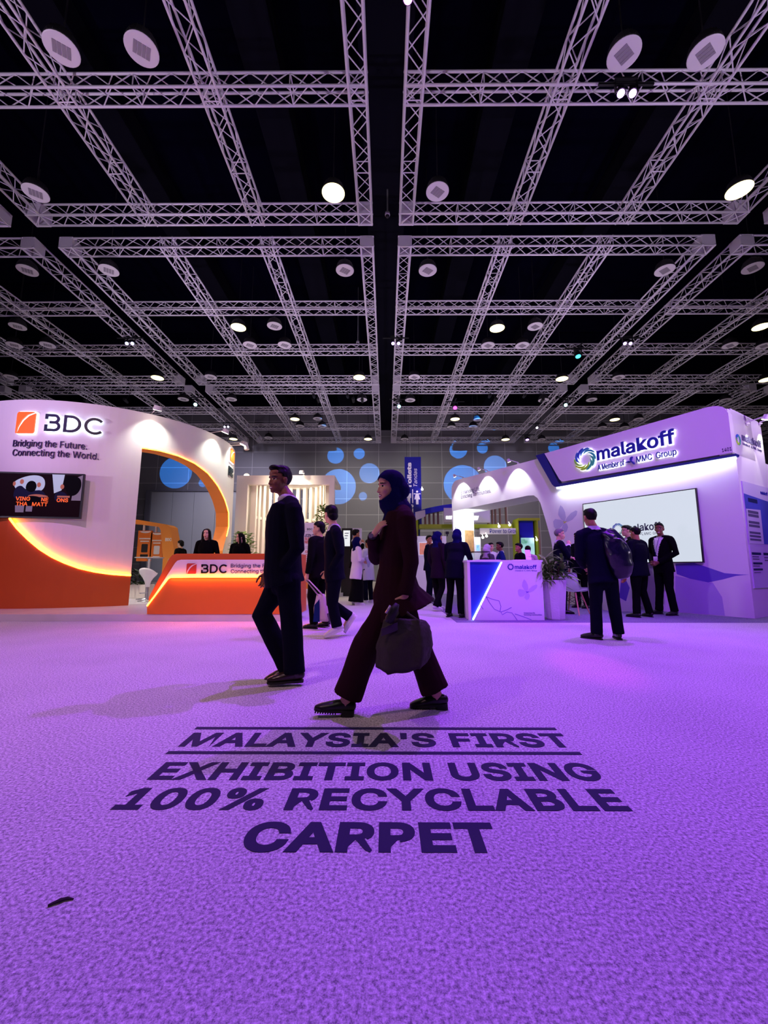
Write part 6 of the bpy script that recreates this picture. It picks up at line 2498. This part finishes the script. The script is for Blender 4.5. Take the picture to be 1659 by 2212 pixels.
# women at the small counter and the man beyond them
q, h = headpx(926, 1157, 11.8)
person(Fig(q, -15, 1.74 if h > 1.9 else h, pose_arms('cross')), 'man in navy suit with folded arms beyond the two hijab women', 'tan', 'short', top='navy', bottom='darknavy', shirt='white', look=(-40, 0))
q = foot(948, 1318, .006)
_, h = headpx(950, 1150, q.y)
person(Fig(q, 35, h, merge(pose_arms('down'), dict(wrL=(.08, .25, .92), anL=(.10, .1, .085), toL=(.27, .12, .03), anR=(-.18, -.1, .11), toR=(-.02, -.12, .03)))), 'woman in blue hijab and dark plum suit walking up to the small counter', 'tan', top='plum', bottom='charcoal', hijab='bluehijab', hem=.70, look=(-20, 0), shoe='cream')
q = foot(984, 1333, .006)
_, h = headpx(990, 1140, q.y)
fw = Fig(q, 58, h, merge(pose_arms('lean'), dict(chest=(.10, 0, 1.25), neck=(.15, 0, 1.43), head=(.19, 0, 1.60), shL=(.12, .185, 1.39), shR=(.12, -.185, 1.39), elL=(.20, .25, 1.12), elR=(.20, -.26, 1.12), wrL=(.42, .18, 1.06), wrR=(.42, -.18, 1.06), anL=(-.02, .14, .085), toL=(.15, .16, .03), anR=(-.03, -.13, .085))))
person(fw, 'woman in navy suit and navy hijab leaning on the small counter, back turned', 'tan', top='darknavy', bottom='black', hijab='bluehijab', hem=.74)

# people behind the small counter
q, h = headpx(1052, 1177, 9.6)
person(Fig(q, 30, h, pose_arms('fore')), 'person in light grey hijab and grey top behind the acrylic box', 'tan', top='grey', hijab='greyhijab', bottom='black', hem=.7)
q, h = headpx(1059, 1173, 10.6)
person(Fig(q, -60, h, pose_arms('clasp')), 'man with glasses and white shirt behind the grey hijab', 'fair', 'short', top='white', bottom='black', look=(-10, 0))
q, h = headpx(1080, 1171, 9.9)
person(Fig(q, 172, h, pose_arms('fore')), 'bearded man in a bright blue suit facing left behind the small counter', 'brown', 'short', top='blue', shirt='white', bottom='navy')
q, h = headpx(1121, 1174, 9.2)
person(Fig(q, 185, h, pose_arms('fore')), 'man in black jacket facing left behind the tablet on the counter', 'tan', 'short', top='black')
q, h = headpx(1140, 1180, 10.4)
person(Fig(q, 75, h, pose_arms('fore')), 'person in a pink top seen from behind in front of the lit screen', 'brown', 'thick', top='pinkshirt', bottom='black')

# group by the screen
q, h = headpx(1207, 1143, 8.7)
person(Fig(q, -12, 1.74 if h > 1.85 else h, merge(pose_arms('chin'))), 'grey haired man in navy suit and open white shirt behind the plant', 'fair', 'short', m_hairg, top='navy', bottom='darknavy', shirt='white', look=(-8, 0), smile=False)
q = foot(1258, 1313, .006)
_, h = headpx(1262, 1150, q.y)
person(Fig(q, -150, min(1.74, h), pose_arms('down')), 'man in dark suit mostly hidden behind the man with the backpack', 'tan', 'short', top='darknavy', bottom='black')
q = foot(1368, 1318, .006)
_, h = headpx(1370, 1136, q.y)
person(Fig(q, 175, h, merge(pose_arms('fore'))), 'man with glasses in profile facing left beside the screen', 'fair', 'short', top='black', shirt='white', bottom='black')
q = foot(1388, 1333, .006)
_, h = headpx(1387, 1140, q.y)
person(Fig(q, 115, h, merge(pose_arms('fore'), dict(anL=(.0, .16, .085), toL=(.17, .19, .03), anR=(-.05, -.15, .085), toR=(.11, -.2, .03))), 1.12), 'stocky man in dark suit with his back turned, in front of the screen', 'tan', 'short', top='darknavy', bottom='black', hem=.78)
q = foot(1442, 1328, .006)
_, h = headpx(1438, 1131, q.y)
fl = Fig(q, -162, h, merge(pose_arms('clasp'), dict(anL=(-.02, .13, .085), anR=(.04, -.13, .085), toR=(.20, -.17, .03))))
person(fl, 'man in dark suit, white shirt and lanyard badge standing right of the screen logo', 'brown', 'short', top='black', bottom='black', shirt='white', look=(28, 0))
b0, b1, b2 = fl.W((.11, .05, 1.45)), fl.W((.165, .0, 1.10)), fl.W((.11, -.05, 1.45))
o = thing('lanyard_badge', b1, 'white lanyard badge hanging on the chest of the man right of the screen logo', 'badge')
bm = bmesh.new(); pipe(bm, [b0, fl.W((.165, .02, 1.25)), b1, fl.W((.165, -.02, 1.25)), b2], .004, 5); mk('strap', bm, CL['blue'], o)
bm = bmesh.new(); A = fl.D((0, 1, 0)); slab(bm, [(-.045, -.13), (.045, -.13), (.045, 0), (-.045, 0)], frame_map(b1 + fl.D((1, 0, 0)) * .012, A, (0, 0, 1)), 0, .004); mk('card', bm, mat('badge_white', '#e8e4ee', .4), o)

# man with the backpack, seen from behind
q = foot(1306, 1381)
_, h = headpx(1275, 1097, q.y)
q.x = PY(1303, 1380, q.y).x
fb = Fig(q, 93, h, {})
for n, u, v, dy in (('head', 1274, 1118, 0), ('neck', 1283, 1143, -.01), ('chest', 1290, 1180, 0), ('waist', 1296, 1222, 0), ('pelvis', 1300, 1246, 0),
                    ('shL', 1253, 1156, 0), ('shR', 1322, 1157, 0), ('elL', 1250, 1205, .02), ('elR', 1343, 1205, -.02), ('wrL', 1262, 1225, .20), ('wrR', 1348, 1238, .05),
                    ('hpL', 1287, 1252, 0), ('hpR', 1318, 1252, 0), ('knL', 1287, 1310, .02), ('knR', 1327, 1310, .02), ('anL', 1289, 1366, -.01), ('anR', 1336, 1368, -.01)):
    fb.world_joint(n, PY(u, v, q.y + dy))
for s, u in (('L', 1270), ('R', 1343)):
    a = fb.j['an' + s]
    fb.j['an' + s] = V((a.x, a.y, .085))
    fb.j['to' + s] = V((a.x + (.12 if s == 'L' else .14), a.y + (.12 if s == 'L' else -.05), .03))
person(fb, 'man in navy suit with a backpack slung on his right shoulder, back turned to us', 'tan', 'short', top='navy', bottom='darknavy', hem=.86, shoe='black', vox=.011, wide_leg=1.1, shirt='white')
# the backpack
bp_ = thing('backpack', PY(1335, 1195, q.y - .16), 'shiny dark blue backpack slung over the shoulder of the man with his back turned', 'backpack')
m_bag = mat('backpack_nylon', '#0b0a24', .3, bump=.4, bscale=18)
c = PY(1334, 1192, q.y - .18)
bm = bmesh.new()
tube(bm, [PY(1317, 1150, q.y - .15), PY(1326, 1168, q.y - .17), PY(1336, 1195, q.y - .18), PY(1343, 1222, q.y - .17), PY(1345, 1238, q.y - .15)], [(.09, .05), (.135, .085), (.155, .105), (.145, .10), (.115, .08)], (1, 0, 0), 18)
tube(bm, [PY(1306, 1154, q.y - .15), PY(1322, 1162, q.y - .22), PY(1341, 1176, q.y - .18)], [.04, .055, .04], (0, 1, 0), 12)
bm = remesh(bm, .012, 3, .009, 4, 9)
mk('bag_body', bm, m_bag, bp_, True)
bm = bmesh.new(); pipe(bm, [c + V((-.05, .02, .20)), fb.J('shR') + V((-.02, -.02, .085)), fb.J('shR') + V((-.02, .10, .04)), fb.J('chest') + V((.12, .14, -.05))], .018, 8); mk('strap', bm, m_bag, bp_, True)
bm = bmesh.new(); pipe(bm, [c + V((-.09, -.09, .17)), c + V((-.02, -.12, .16)), c + V((.06, -.11, .10))], .006, 6); mk('zip', bm, m_metal, bp_, True)

# man in navy suit walking away to the left with white trainers (behind the first pair)
y = 5.75
f2 = Fig(V((PY(718, 1375, y).x, y, 0)), 178, 1.80, {})
for n, u, v, dy in (('head', 714, 1112, 0), ('neck', 722, 1139, 0), ('chest', 722, 1175, 0), ('waist', 722, 1215, 0), ('pelvis', 722, 1240, 0), ('shL', 727, 1150, -.18), ('shR', 716, 1150, .18),
                    ('elL', 735, 1197, -.24), ('elR', 724, 1197, .24), ('wrL', 716, 1230, -.15), ('wrR', 708, 1232, .20), ('hpL', 722, 1248, -.09), ('hpR', 720, 1248, .09),
                    ('knL', 718, 1305, -.09), ('knR', 716, 1303, .09), ('anL', 728, 1352, -.10), ('anR', 754, 1332, .10), ('toL', 704, 1371, -.11), ('toR', 738, 1366, .10)):
    f2.world_joint(n, PY(u, v, y + dy))
person(f2, 'man in dark navy suit and white trainers walking left past the banner', 'fair', 'thick', top='darknavy', bottom='darknavy', shirt='white', look=(-42, 0), hem=.86, shoe='white', vox=.011)
# tote bag carried beside him
tq = PY(694, 1300, 6.35)
to_ = thing('tote_bag', tq, 'beige tote bag with a blue side carried beside the navy suit man', 'bag')
bm = bmesh.new()
A = [PY(u, v, 6.35) for u, v in ((682, 1283), (702, 1283), (709, 1341), (679, 1342))]
for dy in (0, .12):
    pass
w0, w1 = A[0].x, A[1].x
vs = []
for z_, xa, xb in ((A[3].z, A[3].x, A[2].x), ((A[0].z + A[3].z) / 2, (A[0].x + A[3].x) / 2 - .01, (A[1].x + A[2].x) / 2 + .01), (A[0].z, A[0].x + .02, A[1].x - .01)):
    th_ = .06 if z_ < A[0].z - .02 else .025
    vs.append([bm.verts.new((x, 6.35 + d_, z_)) for x, d_ in ((xa, -th_), (xb, -th_), (xb, th_), (xa, th_))])
for R0, R1 in zip(vs, vs[1:]):
    for i in range(4):
        bm.faces.new((R0[i], R0[(i + 1) % 4], R1[(i + 1) % 4], R1[i]))
bm.faces.new(vs[0][::-1])
subd(bm, 3)
for v in bm.verts:
    v.co += V((0, noise.noise(v.co * 14) * .012, 0))
bmesh.ops.solidify(bm, geom=bm.faces[:], thickness=.003)
mk('bag_body', bm, mat('beige_canvas', '#cdbcae', .8, bump=.3, bscale=60), to_, True)
bm = bmesh.new()
slab(bm, [(A[3].x - .005, A[3].z), (A[3].x + .09, A[3].z), (A[0].x + .07, A[3].z + .33), (A[0].x - .005, A[3].z + .24)], lambda s, z, d: V((s, 6.28 - d, z)), 0, .004)
mk('blue_panel', bm, CL['blue'], to_)
hx = fc.J('wrL') + V((0, 0, -.09))
for dy in (-.05, .05):
    bm = bmesh.new(); pipe(bm, [V((A[0].x + .04, 6.35 + dy * .6, A[0].z - .02)), hx + V((-.02, dy * .2, 0)), hx + V((.02, dy * .2, 0)), V((A[1].x - .03, 6.35 + dy * .6, A[0].z - .02))], .008, 6)
    mk('handle', bm, mat('beige_canvas', '#cdbcae', .8), to_, True)
bm = bmesh.new(); pipe(bm, [PY(708, 1325, 6.3), PY(711, 1338, 6.3), PY(713, 1349, 6.3)], .012, 6); mk('hanging_strap', bm, CL['grey'], to_, True)

# ------------------------------------------------------------------ the walking man in front
y = 3.50
fm = Fig(V((PY(625, 1470, y).x, y, 0)), 180, 1.79, {})
for n, u, v, dy in (('head', 604, 1038, 0.0), ('neck', 622, 1079, 0), ('chest', 617, 1135, 0), ('waist', 612, 1195, 0), ('pelvis', 612, 1240, 0), ('shL', 634, 1102, -.18), ('shR', 612, 1100, .18),
                    ('elL', 642, 1185, -.245), ('elR', 605, 1185, .25), ('wrL', 609, 1230, -.145), ('wrR', 577, 1236, .20), ('hpL', 622, 1252, -.085), ('hpR', 608, 1252, .09),
                    ('knL', 629, 1343, -.085), ('knR', 566, 1328, .085), ('anL', 636, 1449, -.09), ('anR', 622, 1440, .10), ('toL', 588, 1468, -.11), ('toR', 585, 1464, .10)):
    fm.world_joint(n, PY(u, v, y + dy))
X_, Y_ = fm.D((1, 0, 0)), fm.D((0, 1, 0))
person(fm, 'smiling man in dark navy suit and white shirt walking left in the foreground', 'brown', 'quiff', top='darknavy', bottom='darknavy', shirt='white', look=(46, 3), hem=.865, shoe='brown', vox=.0075, wide_leg=1.14, wide=1.12,
       hand_dir={'L': (X_ * .6 - V((0, 0, .8)), -Y_, X_, 20), 'R': (X_ * .2 - V((0, 0, 1)), Y_, X_, 25)}, detail=True)

# ------------------------------------------------------------------ the walking woman in front
y = 2.80
fwn = Fig(V((PY(845, 1545, y).x, y, 0)), 180, 1.58, {})
for n, u, v, dy in (('head', 842, 1053, 0), ('neck', 864, 1098, 0), ('chest', 862, 1150, 0), ('waist', 856, 1225, 0), ('pelvis', 856, 1275, 0), ('shL', 877, 1122, -.15), ('shR', 858, 1120, .15),
                    ('elL', 888, 1215, -.21), ('elR', 809, 1207, .10), ('wrL', 876, 1286, -.20), ('wrR', 806, 1158, -.10), ('hpL', 850, 1290, -.08), ('hpR', 862, 1290, .08),
                    ('knL', 794, 1390, -.08), ('knR', 903, 1400, .08), ('anL', 746, 1514, -.07), ('anR', 944, 1502, .07), ('toL', 704, 1529, -.08), ('toR', 905, 1521, .09)):
    fwn.world_joint(n, PY(u, v, y + dy))
Xw, Yw = fwn.D((1, 0, 0)), fwn.D((0, 1, 0))
pw = person(fwn, 'smiling woman in navy hijab and maroon suit striding left with a bag', 'fair', top='maroon', bottom='maroon', hijab='bluehijab', detail=True, look=(22, 2), hem=.80, flare=.10, vox=.0075, wide_leg=1.42, crop=.035, shoe='black', wide=.98,
            hand_dir={'L': (Xw * .35 - V((0, 0, .95)), -Yw * .6 + Xw * .2, Xw, 52), 'R': (-Xw * .55 + V((0, 0, .85)) + Yw * .1, -Xw + Yw * -.5, V((0, 0, 1)) + Xw, 16)})
for ch in list(pw.children):
    if ch.name.startswith('shoe'):
        for g in list(ch.children):
            bpy.data.objects.remove(g)
        bpy.data.objects.remove(ch)
for s in 'LR':
    shoe_pair(pw, fwn.J('an' + s), fwn.J('to' + s), fwn.k, 'black', .0075, loafer=True)
wv = fwn.J('wrR')
wd = (fwn.J('wrR') - fwn.J('elR')).normalized()
o = thing('wrist_watch', wv, 'silver watch on the raised wrist of the striding woman', 'watch')
bm = bmesh.new(); cyl(bm, wv - wd * .012, wv + wd * .012, .031, seg=18); mk('strap', bm, m_black, o, True)
bm = bmesh.new(); cyl(bm, wv - Xw * .0 + fwn.D((.4, 1, 0)) * .029, wv + fwn.D((.4, 1, 0)) * .038, .016, seg=16); mk('dial', bm, m_metal, o)

# the bag in her hand
yb = y - .26
bag = thing('shopping_bag', PY(868, 1400, yb), 'dark olive tote bag held by the striding woman', 'bag')
prof_px = [((812, 1440), (838, 1457), (908, 1447), (932, 1420)), ((812, 1400), (840, 1402), (912, 1400), (934, 1385)), ((820, 1365), (845, 1362), (910, 1362), (930, 1352)), ((828, 1338), (850, 1335), (905, 1338), (922, 1340))]
bm = bmesh.new()
rings = []
for i, row in enumerate(prof_px):
    th_ = (.105, .10, .075, .045)[i]
    a, b, c_, d_ = row
    pa, pb, pc, pd = PY(*a, yb), PY(*b, yb - th_), PY(*c_, yb - th_), PY(*d_, yb)
    pts = [pa, pb, pb.lerp(pc, .35) + V((0, -.008, 0)), pb.lerp(pc, .7) + V((0, .006, 0)), pc, pd, V((pc.x, yb + th_, pd.z)), V((pb.x, yb + th_, pa.z))]
    rings.append([bm.verts.new(p) for p in pts])
for R0, R1 in zip(rings, rings[1:]):
    n = len(R0)
    for i in range(n):
        bm.faces.new((R0[i], R0[(i + 1) % n], R1[(i + 1) % n], R1[i]))
bm.faces.new(rings[0][::-1])
subd(bm, 4)
bm.normal_update()
for v in bm.verts:
    v.co += v.normal * (noise.noise(v.co * 16) * .010 + noise.noise(v.co * 40) * .004)
bmesh.ops.solidify(bm, geom=bm.faces[:], thickness=.003)
m_ol = mat('olive_bag_fabric', '#302921', .75, bump=.5, bscale=30)
mk('bag_body', bm, m_ol, bag, True)
hp = fwn.J('wrL') + (Xw * .35 - V((0, 0, .95))).normalized() * .088 * fwn.k + V((0, 0, -.006))
for dy, (ua, ub) in ((-.05, (848, 905)), (.04, (846, 900))):
    a, b = PY(ua, 1340, yb + dy), PY(ub, 1342, yb + dy)
    bm = bmesh.new(); pipe(bm, [a - V((0, 0, .16)), a, a.lerp(hp, .6) + V((0, dy * .3, 0)), hp + V((-.022, 0, .004)), hp + V((.022, 0, .004)), b.lerp(hp, .6) + V((0, dy * .3, 0)), b, b - V((0, 0, .16))], .0085, 7)
    mk('handle', bm, m_ol, bag, True)
# things sticking out of the bag
um = PY(845, 1330, yb - .03)
um2 = hp + V((-.03, -.02, -.02))
o = thing('folded_umbrella', um, 'folded black umbrella with a shiny tip in the bag under the woman\'s hand', 'umbrella')
a, b = PY(858, 1304, yb - .10), PY(838, 1345, yb - .10)
bm = bmesh.new(); pipe(bm, [a, a.lerp(b, .3), a.lerp(b, .8), b], [.014, .024, .028, .020], 10); mk('canopy', bm, mat('umbrella_black', '#0a0a0c', .6), o, True)
bm = bmesh.new(); pipe(bm, [PY(843, 1308, yb - .125), PY(834, 1325, yb - .125)], [.006, .008], 8); mk('tip', bm, m_metal, o, True)
a = PY(842, 1360, yb - .085)
bm = bmesh.new(); vs = box(bm, a + V((-.05, -.006, -.02)), a + V((.045, .004, .025)), bev=.003)
for v in vs:
    v.co.z += (v.co.x - a.x) * .35
tag(mk('purse', bm, mat('purse_mauve', '#3e2d46', .6)), 'small mauve pouch sticking out of the olive bag', 'pouch')
